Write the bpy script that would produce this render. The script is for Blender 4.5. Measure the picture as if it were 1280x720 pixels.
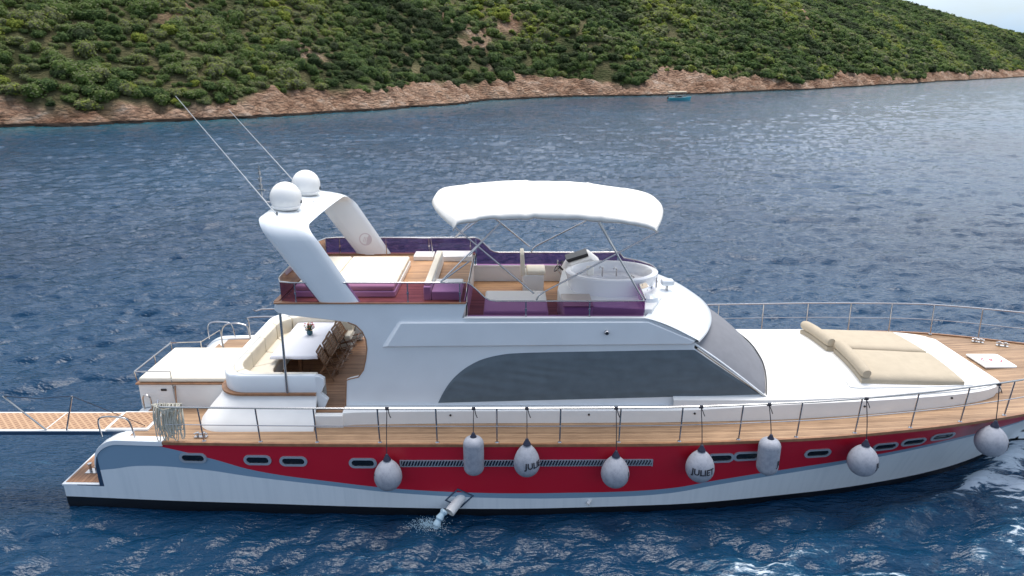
import bpy, math, random
import numpy as np
from mathutils import Vector, Matrix, noise
R = math.radians
rnd = random.Random(7)
for o in list(bpy.data.objects): bpy.data.objects.remove(o)
C = bpy.context.scene.collection
scene = bpy.context.scene

# ---------------------------------------------------------------- camera
cam = bpy.data.cameras.new('camera'); camo = bpy.data.objects.new('camera', cam); C.objects.link(camo)
cam.sensor_width = 36; cam.lens = 36*865/1280; cam.clip_end = 12000; cam.clip_start = .1
camo.location = (0, 0, 11); camo.rotation_euler = (R(90-18.05), 0, 0)
scene.camera = camo
# ---------------------------------------------------------------- world and sun
SUN_EL, SUN_AZ = 77, 14          # azimuth measured from +Y (away from the camera), negative = left
w = bpy.data.worlds.new('World'); scene.world = w; w.use_nodes = True
nt = w.node_tree; nt.nodes.clear()
def N(t, ty, **k):
    n = t.nodes.new(ty)
    for a, b in k.items():
        if a in n.inputs: n.inputs[a].default_value = b
        else: setattr(n, a, b)
    return n
wo = N(nt, 'ShaderNodeOutputWorld'); bg = N(nt, 'ShaderNodeBackground'); bg.inputs['Strength'].default_value = .13
sky = N(nt, 'ShaderNodeTexSky', sky_type='NISHITA', sun_disc=False)
sky.sun_elevation = R(SUN_EL); sky.sun_rotation = R(SUN_AZ); sky.air_density = 1.0; sky.dust_density = 2.0; sky.ozone_density = 1.5
tc = N(nt, 'ShaderNodeTexCoord'); mp = N(nt, 'ShaderNodeMapping'); mp.inputs['Scale'].default_value = (1.6, 1.6, 5)
nz = N(nt, 'ShaderNodeTexNoise'); nz.inputs['Scale'].default_value = 2.2; nz.inputs['Detail'].default_value = 7; nz.inputs['Roughness'].default_value = .6
cr = N(nt, 'ShaderNodeValToRGB'); cr.color_ramp.elements[0].position = .40; cr.color_ramp.elements[1].position = .66
cr.color_ramp.elements[0].color = (.3, .3, .3, 1); cr.color_ramp.elements[1].color = (.95, .95, .95, 1)
mx = N(nt, 'ShaderNodeMix', data_type='RGBA'); mx.inputs['B'].default_value = (5.3, 5.6, 6.1, 1)
nt.links.new(tc.outputs['Generated'], mp.inputs[0]); nt.links.new(mp.outputs[0], nz.inputs['Vector']); nt.links.new(nz.outputs['Fac'], cr.inputs[0])
# sky shaped for its light: bluer behind camera, bright cloud band added over hills
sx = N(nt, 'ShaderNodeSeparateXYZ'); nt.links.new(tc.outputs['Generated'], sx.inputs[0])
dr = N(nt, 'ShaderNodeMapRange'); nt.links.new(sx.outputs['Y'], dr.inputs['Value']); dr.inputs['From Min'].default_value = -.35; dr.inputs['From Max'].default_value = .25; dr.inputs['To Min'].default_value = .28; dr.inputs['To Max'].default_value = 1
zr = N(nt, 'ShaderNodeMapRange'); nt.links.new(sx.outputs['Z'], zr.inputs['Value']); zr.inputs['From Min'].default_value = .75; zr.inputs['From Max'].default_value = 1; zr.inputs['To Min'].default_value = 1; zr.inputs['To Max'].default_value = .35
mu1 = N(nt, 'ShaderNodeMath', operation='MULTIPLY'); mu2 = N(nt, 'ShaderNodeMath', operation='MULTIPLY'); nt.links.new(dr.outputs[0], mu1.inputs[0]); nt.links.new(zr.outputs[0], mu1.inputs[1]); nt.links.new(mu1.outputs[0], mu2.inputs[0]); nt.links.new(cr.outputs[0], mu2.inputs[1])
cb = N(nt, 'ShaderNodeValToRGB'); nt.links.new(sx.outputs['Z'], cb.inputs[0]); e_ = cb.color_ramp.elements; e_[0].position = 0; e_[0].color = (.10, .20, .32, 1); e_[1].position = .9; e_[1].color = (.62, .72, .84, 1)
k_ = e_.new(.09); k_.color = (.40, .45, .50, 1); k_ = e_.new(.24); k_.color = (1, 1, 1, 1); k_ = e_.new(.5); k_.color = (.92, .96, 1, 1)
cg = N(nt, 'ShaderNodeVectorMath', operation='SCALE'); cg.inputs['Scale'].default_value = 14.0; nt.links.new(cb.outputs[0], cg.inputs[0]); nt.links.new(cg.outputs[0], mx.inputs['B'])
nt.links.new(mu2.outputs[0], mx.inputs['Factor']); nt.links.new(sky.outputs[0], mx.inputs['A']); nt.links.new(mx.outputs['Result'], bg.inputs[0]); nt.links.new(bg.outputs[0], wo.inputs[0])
sd = bpy.data.lights.new('sun', 'SUN'); sd.energy = 2.5; sd.angle = R(36); sd.color = (1, .95, .88)
so = bpy.data.objects.new('sun', sd); C.objects.link(so); so.location = (0, 60, 80)
d = Vector((math.sin(R(SUN_AZ))*math.cos(R(SUN_EL)), math.cos(R(SUN_AZ))*math.cos(R(SUN_EL)), math.sin(R(SUN_EL))))
so.rotation_euler = d.to_track_quat('Z', 'Y').to_euler()
scene.view_settings.view_transform = 'Standard'; scene.view_settings.look = 'None'; scene.view_settings.gamma = 1
scene.view_settings.exposure = 0.48

# ---------------------------------------------------------------- materials
def mat(name, col, rough=.5, spec=.5, metal=0, coat=0, bump=None, var=None, trans=0):
    """bump=(scale, strength, distance); var=(scale, amount) mottles the colour"""
    m = bpy.data.materials.new(name); m.use_nodes = True; t = m.node_tree; p = t.nodes['Principled BSDF']
    p.inputs['Base Color'].default_value = (*col, 1); p.inputs['Roughness'].default_value = rough
    p.inputs['Specular IOR Level'].default_value = spec; p.inputs['Metallic'].default_value = metal
    p.inputs['Coat Weight'].default_value = coat; p.inputs['Coat Roughness'].default_value = .08
    tc = N(t, 'ShaderNodeTexCoord')
    if var:
        n = N(t, 'ShaderNodeTexNoise'); n.inputs['Scale'].default_value = var[0]; n.inputs['Detail'].default_value = 6
        t.links.new(tc.outputs['Object'], n.inputs['Vector'])
        r = N(t, 'ShaderNodeMapRange'); r.inputs['From Min'].default_value = .3; r.inputs['From Max'].default_value = .7
        r.inputs['To Min'].default_value = 1-var[1]; r.inputs['To Max'].default_value = 1+var[1]*.5
        h = N(t, 'ShaderNodeHueSaturation'); h.inputs['Color'].default_value = (*col, 1)
        t.links.new(n.outputs['Fac'], r.inputs['Value']); t.links.new(r.outputs[0], h.inputs['Value']); t.links.new(h.outputs[0], p.inputs['Base Color'])
    if bump:
        n = N(t, 'ShaderNodeTexNoise'); n.inputs['Scale'].default_value = bump[0]; n.inputs['Detail'].default_value = 5
        t.links.new(tc.outputs['Object'], n.inputs['Vector'])
        b = N(t, 'ShaderNodeBump'); b.inputs['Strength'].default_value = bump[1]; b.inputs['Distance'].default_value = bump[2]
        t.links.new(n.outputs['Fac'], b.inputs['Height']); t.links.new(b.outputs[0], p.inputs['Normal'])
    return m
M = {}
M['white'] = mat('white_gelcoat', (.76, .79, .81), .28, .5, coat=.3, var=(1.1, .05), bump=(.8, .15, .03))
M['mould'] = mat('white_deck_moulding', (.82, .81, .78), .45, .4, var=(2.5, .04), bump=(60, .1, .002))
M['cream'] = mat('cream_vinyl', (.80, .73, .60), .6, .3, bump=(6, .35, .02), var=(3, .05))
M['beige'] = mat('beige_canvas', (.47, .40, .30), .85, .2, bump=(9, .4, .02), var=(4, .06))
M['canvas'] = mat('white_bimini_canvas', (.82, .79, .73), .85, .2, bump=(3, .5, .04))
M['cloth'] = mat('white_table_linen', (.78, .78, .82), .9, .1, bump=(7, .4, .015))
M['steel'] = mat('stainless_steel', (.47, .46, .46), .22, .5, metal=1)
M['silver'] = mat('silver_frame', (.42, .46, .50), .35, .6, metal=.3)
M['dark'] = mat('black_plastic', (.015, .015, .018), .4)
M['rubber'] = mat('dark_blue_rubber', (.012, .016, .04), .5)
M['glassblk'] = mat('dark_glass', (.008, .01, .014), .06, .6)
M['cover'] = mat('slate_window_cover', (.14, .17, .19), .85, .2, var=(3, .12))
M['wcover'] = mat('grey_windscreen_cover', (.20, .205, .225), .85, .2, bump=(4, .25, .02), var=(5, .06))
M['ropegrey'] = mat('weathered_rope', (.42, .40, .33), .9, .1, bump=(90, .6, .01), var=(30, .2))
M['ropeblk'] = mat('black_rope', (.02, .02, .03), .8)
M['darkblue'] = mat('dark_blue_paint', (.02, .05, .10), .3)
M['redink'] = mat('red_emblem_paint', (.55, .03, .08), .5)
M['emblem'] = mat('grey_emblem_paint', (.60, .56, .60), .5)
M['ink'] = mat('black_lettering', (.02, .02, .03), .6)
M['tubin'] = mat('tub_acrylic', (.82, .81, .82), .25, .5, coat=.4)
M['wooddark'] = mat('dark_varnished_wood', (.16, .075, .035), .45, .4, var=(12, .35))
M['woodmid'] = mat('oiled_teak_slats', (.23, .12, .06), .5, .4, var=(14, .3))
M['trim'] = mat('teak_trim', (.30, .15, .075), .45, .4, var=(6, .25))
M['stone'] = mat('wine_table_top', (.5, .42, .36), .4)

def fender_mat():
    m = mat('scuffed_grey_fender_vinyl', (.36, .37, .42), .55, .4, bump=(14, .25, .01)); t = m.node_tree; p = t.nodes['Principled BSDF']
    tc = N(t, 'ShaderNodeTexCoord'); n = N(t, 'ShaderNodeTexNoise'); n.inputs['Scale'].default_value = 7; n.inputs['Detail'].default_value = 8; n.inputs['Roughness'].default_value = .75
    r = N(t, 'ShaderNodeValToRGB'); r.color_ramp.elements[0].position = .36; r.color_ramp.elements[1].position = .56
    r.color_ramp.elements[0].color = (.25, .265, .305, 1); r.color_ramp.elements[1].color = (.33, .345, .39, 1)
    t.links.new(tc.outputs['Object'], n.inputs['Vector']); t.links.new(n.outputs['Fac'], r.inputs[0]); t.links.new(r.outputs[0], p.inputs['Base Color'])
    return m
M['fender'] = fender_mat(); M['ropegrey'] = mat('pale_weathered_rope', (.60, .57, .48), .9, .1, bump=(90, .6, .01), var=(30, .15))

def teak(name, base, ax='Y', pw=.085, seamc=(.05, .032, .02), gap=.07):
    m = bpy.data.materials.new(name); m.use_nodes = True; t = m.node_tree; p = t.nodes['Principled BSDF']; p.inputs['Roughness'].default_value = .62
    L = t.links.new
    tc = N(t, 'ShaderNodeTexCoord'); s = N(t, 'ShaderNodeSeparateXYZ'); L(tc.outputs['Object'], s.inputs[0])
    a = s.outputs[ax]; dv = N(t, 'ShaderNodeMath', operation='DIVIDE'); L(a, dv.inputs[0]); dv.inputs[1].default_value = pw
    fl = N(t, 'ShaderNodeMath', operation='FLOOR'); L(dv.outputs[0], fl.inputs[0])
    fr = N(t, 'ShaderNodeMath', operation='FRACT'); L(dv.outputs[0], fr.inputs[0])
    seam = N(t, 'ShaderNodeMath', operation='LESS_THAN'); L(fr.outputs[0], seam.inputs[0]); seam.inputs[1].default_value = gap
    wn = N(t, 'ShaderNodeTexWhiteNoise', noise_dimensions='1D'); L(fl.outputs[0], wn.inputs['W'])
    mp = N(t, 'ShaderNodeMapping'); mp.inputs['Scale'].default_value = (1.2, 14, 1) if ax == 'Y' else (14, 1.2, 1); L(tc.outputs['Object'], mp.inputs[0])
    n = N(t, 'ShaderNodeTexNoise'); n.inputs['Scale'].default_value = 1.5; n.inputs['Detail'].default_value = 6; n.inputs['Roughness'].default_value = .65; L(mp.outputs[0], n.inputs['Vector'])
    n2 = N(t, 'ShaderNodeTexNoise'); n2.inputs['Scale'].default_value = .9; n2.inputs['Detail'].default_value = 4; L(tc.outputs['Object'], n2.inputs['Vector'])
    r = N(t, 'ShaderNodeValToRGB'); b = base
    r.color_ramp.elements[0].color = (b[0]*.62, b[1]*.58, b[2]*.55, 1); r.color_ramp.elements[1].color = (b[0]*1.3, b[1]*1.32, b[2]*1.35, 1)
    r.color_ramp.elements[0].position = .25; r.color_ramp.elements[1].position = .78
    ad = N(t, 'ShaderNodeMath', operation='MULTIPLY_ADD'); L(wn.outputs['Value'], ad.inputs[0]); ad.inputs[1].default_value = .32; 
    ad2 = N(t, 'ShaderNodeMath', operation='MULTIPLY_ADD'); L(n2.outputs['Fac'], ad2.inputs[0]); ad2.inputs[1].default_value = .5; L(n.outputs['Fac'], ad2.inputs[2])
    sb = N(t, 'ShaderNodeMath', operation='SUBTRACT'); L(ad2.outputs[0], sb.inputs[0]); sb.inputs[1].default_value = .41; L(sb.outputs[0], ad.inputs[2])
    L(ad.outputs[0], r.inputs[0])
    mx = N(t, 'ShaderNodeMix', data_type='RGBA'); L(seam.outputs[0], mx.inputs['Factor']); L(r.outputs[0], mx.inputs['A']); mx.inputs['B'].default_value = (*seamc, 1)
    L(mx.outputs['Result'], p.inputs['Base Color'])
    return m
M['teak'] = teak('teak_deck', (.33, .205, .115))
M['teakx'] = teak('teak_grating', (.50, .32, .18), 'X', .11, (.22, .12, .06), .12)
M['teakfly'] = teak('flybridge_teak', (.46, .26, .13))
M['teakred'] = teak('cockpit_teak', (.30, .155, .08))

def purple_glass():
    m = bpy.data.materials.new('purple_tinted_acrylic'); m.use_nodes = True; t = m.node_tree; t.nodes.clear()
    o = N(t, 'ShaderNodeOutputMaterial'); tr = N(t, 'ShaderNodeBsdfTransparent'); tr.inputs[0].default_value = (.36, .19, .37, 1)
    g = N(t, 'ShaderNodeBsdfGlossy'); g.inputs['Roughness'].default_value = .04; g.inputs[0].default_value = (.8, .8, .85, 1)
    f = N(t, 'ShaderNodeFresnel'); f.inputs[0].default_value = 1.35
    x = N(t, 'ShaderNodeMixShader'); t.links.new(f.outputs[0], x.inputs[0]); t.links.new(tr.outputs[0], x.inputs[1]); t.links.new(g.outputs[0], x.inputs[2])
    t.links.new(x.outputs[0], o.inputs[0]); return m
M['purple'] = purple_glass()

# ---------------------------------------------------------------- mesh helpers
class MB:
    def __init__(s): s.v = []; s.f = []
    def add(s, v, f):
        b = len(s.v); s.v += [tuple(p) for p in v]; s.f += [tuple(i+b for i in q) for q in f]; return s
    def box(s, x0, x1, y0, y1, z0, z1):
        return s.add([(x0,y0,z0),(x1,y0,z0),(x1,y1,z0),(x0,y1,z0),(x0,y0,z1),(x1,y0,z1),(x1,y1,z1),(x0,y1,z1)],
                     [(0,3,2,1),(4,5,6,7),(0,1,5,4),(1,2,6,5),(2,3,7,6),(3,0,4,7)])
    def bar(s, p, q, wx, wz, up=(0,0,1)):
        p, q = Vector(p), Vector(q); d = (q-p).normalized(); u = Vector(up)
        if abs(d.dot(u)) > .98: u = Vector((0,1,0))
        a = d.cross(u).normalized(); b = a.cross(d).normalized(); a *= wx/2; b *= wz/2
        v = [p-a-b, p+a-b, p+a+b, p-a+b, q-a-b, q+a-b, q+a+b, q-a+b]
        return s.add(v, [(0,3,2,1),(4,5,6,7),(0,1,5,4),(1,2,6,5),(2,3,7,6),(3,0,4,7)])
    def tube(s, pts, r, n=8, cap=True, close=False):
        pts = [Vector(p) for p in pts]; rs = r if isinstance(r, (list, tuple)) else [r]*len(pts); rings = []; a = None
        m = len(pts)
        for i, p in enumerate(pts):
            if close: d = pts[(i+1) % m]-pts[i-1]
            else: d = pts[min(i+1, m-1)]-pts[max(i-1, 0)]
            d.normalize()
            if a is None: a = d.cross(Vector((0,0,1)) if abs(d.z) < .9 else Vector((1,0,0))).normalized()
            else: a = (a-d*a.dot(d)).normalized()
            b = d.cross(a); rings.append([p+(a*math.cos(2*math.pi*k/n)+b*math.sin(2*math.pi*k/n))*rs[i] for k in range(n)])
        return s.grid(rings, closev=close, cap=cap and not close)
    def grid(s, rings, closeu=True, closev=False, cap=False):
        n = len(rings[0]); m = len(rings); v = [p for r in rings for p in r]; f = []
        for i in range(m if closev else m-1):
            for k in range(n if closeu else n-1):
                j = (i+1) % m; l = (k+1) % n; f.append((i*n+k, i*n+l, j*n+l, j*n+k))
        if cap: f.append(tuple(range(n))[::-1]); f.append(tuple((m-1)*n+k for k in range(n)))
        return s.add(v, f)
    def lathe(s, prof, c=(0,0,0), n=32, sx=1, sy=1):
        rings = [[(c[0]+r*sx*math.cos(2*math.pi*k/n), c[1]+r*sy*math.sin(2*math.pi*k/n), c[2]+z) for k in range(n)] for r, z in prof]
        return s.grid(rings, cap=True)
    def prism(s, poly, a0, a1, ax='y'):
        n = len(poly)
        if ax == 'y': v = [(x,a0,z) for x,z in poly]+[(x,a1,z) for x,z in poly]
        elif ax == 'z': v = [(x,y,a0) for x,y in poly]+[(x,y,a1) for x,y in poly]
        else: v = [(a0,y,z) for y,z in poly]+[(a1,y,z) for y,z in poly]
        return s.add(v, [tuple(range(n))[::-1], tuple(range(n, 2*n))]+[(i, (i+1) % n, n+(i+1) % n, n+i) for i in range(n)])
    def build(s, name, m, parent=None, bevel=0, seg=3, smooth=35, sub=0, fix=True):
        me = bpy.data.meshes.new(name); me.from_pydata(s.v, [], s.f)
        if fix:
            import bmesh
            bm = bmesh.new(); bm.from_mesh(me); bmesh.ops.remove_doubles(bm, verts=bm.verts, dist=1e-5); bmesh.ops.recalc_face_normals(bm, faces=bm.faces); bm.to_mesh(me); bm.free()
        me.materials.append(m if not isinstance(m, str) else M[m])
        o = bpy.data.objects.new(name, me); C.objects.link(o)
        if parent is not None: o.parent = parent
        if smooth:
            me.polygons.foreach_set('use_smooth', [True]*len(me.polygons)); me.set_sharp_from_angle(angle=R(smooth))
        if bevel:
            b = o.modifiers.new('b', 'BEVEL'); b.width = bevel; b.segments = seg; b.limit_method = 'ANGLE'; b.angle_limit = R(40)
            b.harden_normals = False
        if sub:
            b = o.modifiers.new('s', 'SUBSURF'); b.levels = sub; b.render_levels = sub
        return o
def tag(o, label=None, cat=None, group=None, kind=None):
    if label: o['label'] = label
    if cat: o['category'] = cat
    if group: o['group'] = group
    if kind: o['kind'] = kind
    return o
def empty(name, loc=(0,0,0), rz=0):
    o = bpy.data.objects.new(name, None); C.objects.link(o); o.location = loc; o.rotation_euler = (0,0,rz); o.empty_display_size = .3; return o
def interp(tab, x):
    xs = [a for a, b in tab]; ys = [b for a, b in tab]
    n = len(xs)
    if x <= xs[0]: return ys[0]
    if x >= xs[-1]: return ys[-1]
    for i in range(n-1):
        if xs[i] <= x <= xs[i+1]:
            h = xs[i+1]-xs[i]; t = (x-xs[i])/h
            def sl(k):
                if k == 0: return (ys[1]-ys[0])/(xs[1]-xs[0])
                if k == n-1: return (ys[-1]-ys[-2])/(xs[-1]-xs[-2])
                a = (ys[k]-ys[k-1])/(xs[k]-xs[k-1]); b = (ys[k+1]-ys[k])/(xs[k+1]-xs[k])
                return 0 if a*b <= 0 else 2*a*b/(a+b)
            m0, m1 = sl(i), sl(i+1)
            return (2*t**3-3*t*t+1)*ys[i]+(t**3-2*t*t+t)*h*m0+(-2*t**3+3*t*t)*ys[i+1]+(t**3-t*t)*h*m1
def frange(a, b, n): return [a+(b-a)*i/(n-1) for i in range(n)]
def smoothpath(pts, n=8):
    """Catmull-Rom through pts"""
    P = [Vector(p) for p in pts]; out = []
    for i in range(len(P)-1):
        p0 = P[max(i-1, 0)]; p1 = P[i]; p2 = P[i+1]; p3 = P[min(i+2, len(P)-1)]
        for k in range(n):
            t = k/n; out.append(.5*((2*p1)+(p2-p0)*t+(2*p0-5*p1+4*p2-p3)*t*t+(3*p1-p0-3*p2+p3)*t**3))
    return out+[P[-1]]

# ---------------------------------------------------------------- WATER
SHORE = [(-420,-60),(-300,10),(-200,60),(-135,95),(-90,125),(-85,130),(-76,137),(-63,143),(-53,151),(-37,172),(-17.5,195),(-6,221),(16,242),(61,260),(123,307),(184,361),(296,477),(414,585),(560,720),(760,880),(1000,1040)]
def shore_fn():
    # dense polyline with small wiggles
    pts = []
    for i in range(len(SHORE)-1):
        a, b = SHORE[i], SHORE[i+1]; L = math.dist(a, b); n = max(2, int(L/2.5))
        for k in range(n): pts.append((a[0]+(b[0]-a[0])*k/n, a[1]+(b[1]-a[1])*k/n))
    pts.append(SHORE[-1]); P = np.array(pts)
    for _ in range(14):
        Q = P.copy(); Q[1:-1] = .25*P[:-2]+.5*P[1:-1]+.25*P[2:]; P = Q
    return P
SH = shore_fn()
def fft_ocean(Nn, Lt, wind, wdir, seed, small=.02):
    rg = np.random.default_rng(seed); k1 = 2*np.pi*np.fft.fftfreq(Nn, Lt/Nn); kx, ky = np.meshgrid(k1, k1, indexing='ij'); k = np.hypot(kx, ky); k[0,0] = 1e-6
    Lw = wind*wind/9.81; cosf = (kx*math.cos(wdir)+ky*math.sin(wdir))/k
    P = np.exp(-1/(k*Lw)**2)/k**4*(.10+.90*cosf**4)*np.exp(-(k*small)**2); P[0,0] = 0
    h = (rg.normal(size=(Nn,Nn))+1j*rg.normal(size=(Nn,Nn)))*np.sqrt(P)
    H_ = np.real(np.fft.ifft2(h)); s = H_.std()
    dx = np.real(np.fft.ifft2(-1j*kx/k*h)); dy = np.real(np.fft.ifft2(-1j*ky/k*h))
    return H_/s, dx/s, dy/s
def samp(T, x, y, Lt):
    n = T.shape[0]; u = (x/Lt*n) % n; v = (y/Lt*n) % n; i = u.astype(int); j = v.astype(int); a = u-i; b = v-j; i1 = (i+1) % n; j1 = (j+1) % n; i %= n; j %= n
    return T[i,j]*(1-a)*(1-b)+T[i1,j]*a*(1-b)+T[i,j1]*(1-a)*b+T[i1,j1]*a*b
def water():
    nx, ny = 1700, 1300
    def axis(c, lo, hi, d0, n):
        # half-cells grow away from c
        def side(L, m):
            k = .001
            for _ in range(200):
                if d0/k*(math.exp(k*m)-1) < L: k *= 1.02
                else: break
            t = np.arange(m+1); a = d0/k*(np.exp(k*t)-1); return a*L/a[-1]
        m1 = int(n*.5); return np.concatenate([c-side(c-lo, m1)[::-1][:-1], c+side(hi-c, n-m1-1)])
    xs = axis(0, -2500, 3500, .075, nx)
    # along y the fine band sits round the boat
    ys = np.concatenate([np.linspace(-60, 8, 70)[:-1], 8+np.cumsum(np.concatenate([[0], np.clip(.08*np.exp(np.clip(np.arange(ny-71)-260,0,None)*.0073), .08, 60)]))])
    nx, ny = len(xs), len(ys)
    X, Y = np.meshgrid(xs, ys, indexing='ij')
    cx = np.gradient(xs)[:,None]*np.ones_like(X); cy = np.gradient(ys)[None,:]*np.ones_like(Y); cell = np.maximum(cx, cy)
    Z = np.zeros_like(X); DX = np.zeros_like(X); DY = np.zeros_like(X)
    for (Nn, Lt, wind, wd, seed, amp, small) in ((512, 53., 1.75, R(104), 3, .060, .03), (512, 97., 3.0, R(80), 5, .060, .1), (256, 17.3, .95, R(118), 9, .020, .02)):
        H_, dx, dy = fft_ocean(Nn, Lt, wind, wd-R(17*seed), seed, small); lam = 2*np.pi*wind*wind/9.81*1.41
        f = amp/(1+(cell/(lam*.35))**2)
        a = R(17*seed); xr = X*math.cos(a)+Y*math.sin(a); yr = -X*math.sin(a)+Y*math.cos(a)
        Z += f*samp(H_, xr, yr, Lt); gx = f*samp(dx, xr, yr, Lt); gy = f*samp(dy, xr, yr, Lt)
        DX += .9*(gx*math.cos(a)-gy*math.sin(a)); DY += .9*(gx*math.sin(a)+gy*math.cos(a))
    # bow wave and the disturbed strip along the hull
    hw = np.interp(X, [-11.6,-8,-1,3.7,7.7,10.1,12.2,13.9,15.2], [3.24,3.44,3.62,3.45,2.86,2.3,1.72,.88,0]); dist = np.abs(Y-18.7)-hw
    bowd = np.abs(dist-.35-(15.5-X).clip(0, 40)*.20); bw = np.exp(-(bowd/.45)**2)*np.clip((X-1)/12, 0, 1)*np.clip((16.6-X)/1.0, 0, 1)
    calm = np.clip(np.maximum(dist, 0)/1.2, 0, 1)*.75+.25; Z *= np.where(np.abs(X) < 16, calm, 1); DX *= calm; DY *= calm
    Z += .22*bw-.09
    # foam amount
    G = lambda cx, cy, sx, sy: np.exp(-((X-cx)/sx)**2-((Y-cy)/sy)**2)
    nearbow = np.clip(.95*G(14.6,16.6,2.0,2.4)+.9*G(12.6,13.2,3.4,1.1)+1.0*G(16.3,15,3.2,3.2)+.8*G(19,19,3,3)+.62*G(7.5,12.3,3.0,.8), 0, 1)
    strip = np.exp(-((Y-12.6)/1.3)**2)*np.clip(1-np.abs(X+.0)/16, 0, 1)**.5*.50
    stern = np.exp(-((X+15)/4.5)**2-((Y-16.5)/5.5)**2)*.34
    contact = 0
    crest = np.clip(Z/.16, -1, 1)
    foam = np.clip(nearbow*.95+strip+stern+contact+bw*.35, 0, 1)*(.72+.38*crest)
    # distance to shore for the turquoise shallows
    flat = np.stack([X.ravel(), Y.ravel()], 1); sd = np.full(len(flat), 999.)
    sel = np.where((flat[:,1] > 60) & (flat[:,1] < 900) & (flat[:,0] > -300) & (flat[:,0] < 800))[0]
    S = SH[::6]
    for ch in np.array_split(sel, 60):
        sd[ch] = np.sqrt(((flat[ch][:,None,:]-S[None])**2).sum(2)).min(1)
    shal = np.exp(-(sd/13)**1.3)*.8
    v = np.stack([X+DX, Y+DY, Z], 2).reshape(-1, 3)
    idx = np.arange(nx*ny).reshape(nx, ny); q = np.stack([idx[:-1,:-1], idx[1:,:-1], idx[1:,1:], idx[:-1,1:]], 2).reshape(-1, 4)
    o = npmesh('sea', v, q); me = o.data
    for nm, a in (('foam', foam.ravel()), ('shallow', shal)):
        at = me.attributes.new(nm, 'FLOAT', 'POINT'); at.data.foreach_set('value', a.astype(np.float32))
    me.polygons.foreach_set('use_smooth', np.ones(len(q), bool))
    return o
def npmesh(name, v, q):
    me = bpy.data.meshes.new(name); me.vertices.add(len(v)); me.vertices.foreach_set('co', v.astype(np.float32).ravel())
    k = q.shape[1]; me.loops.add(q.size); me.loops.foreach_set('vertex_index', q.astype(np.int32).ravel())
    me.polygons.add(len(q)); me.polygons.foreach_set('loop_start', np.arange(0, q.size, k, dtype=np.int32)); me.update(calc_edges=True)
    o = bpy.data.objects.new(name, me); C.objects.link(o); return o
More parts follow.
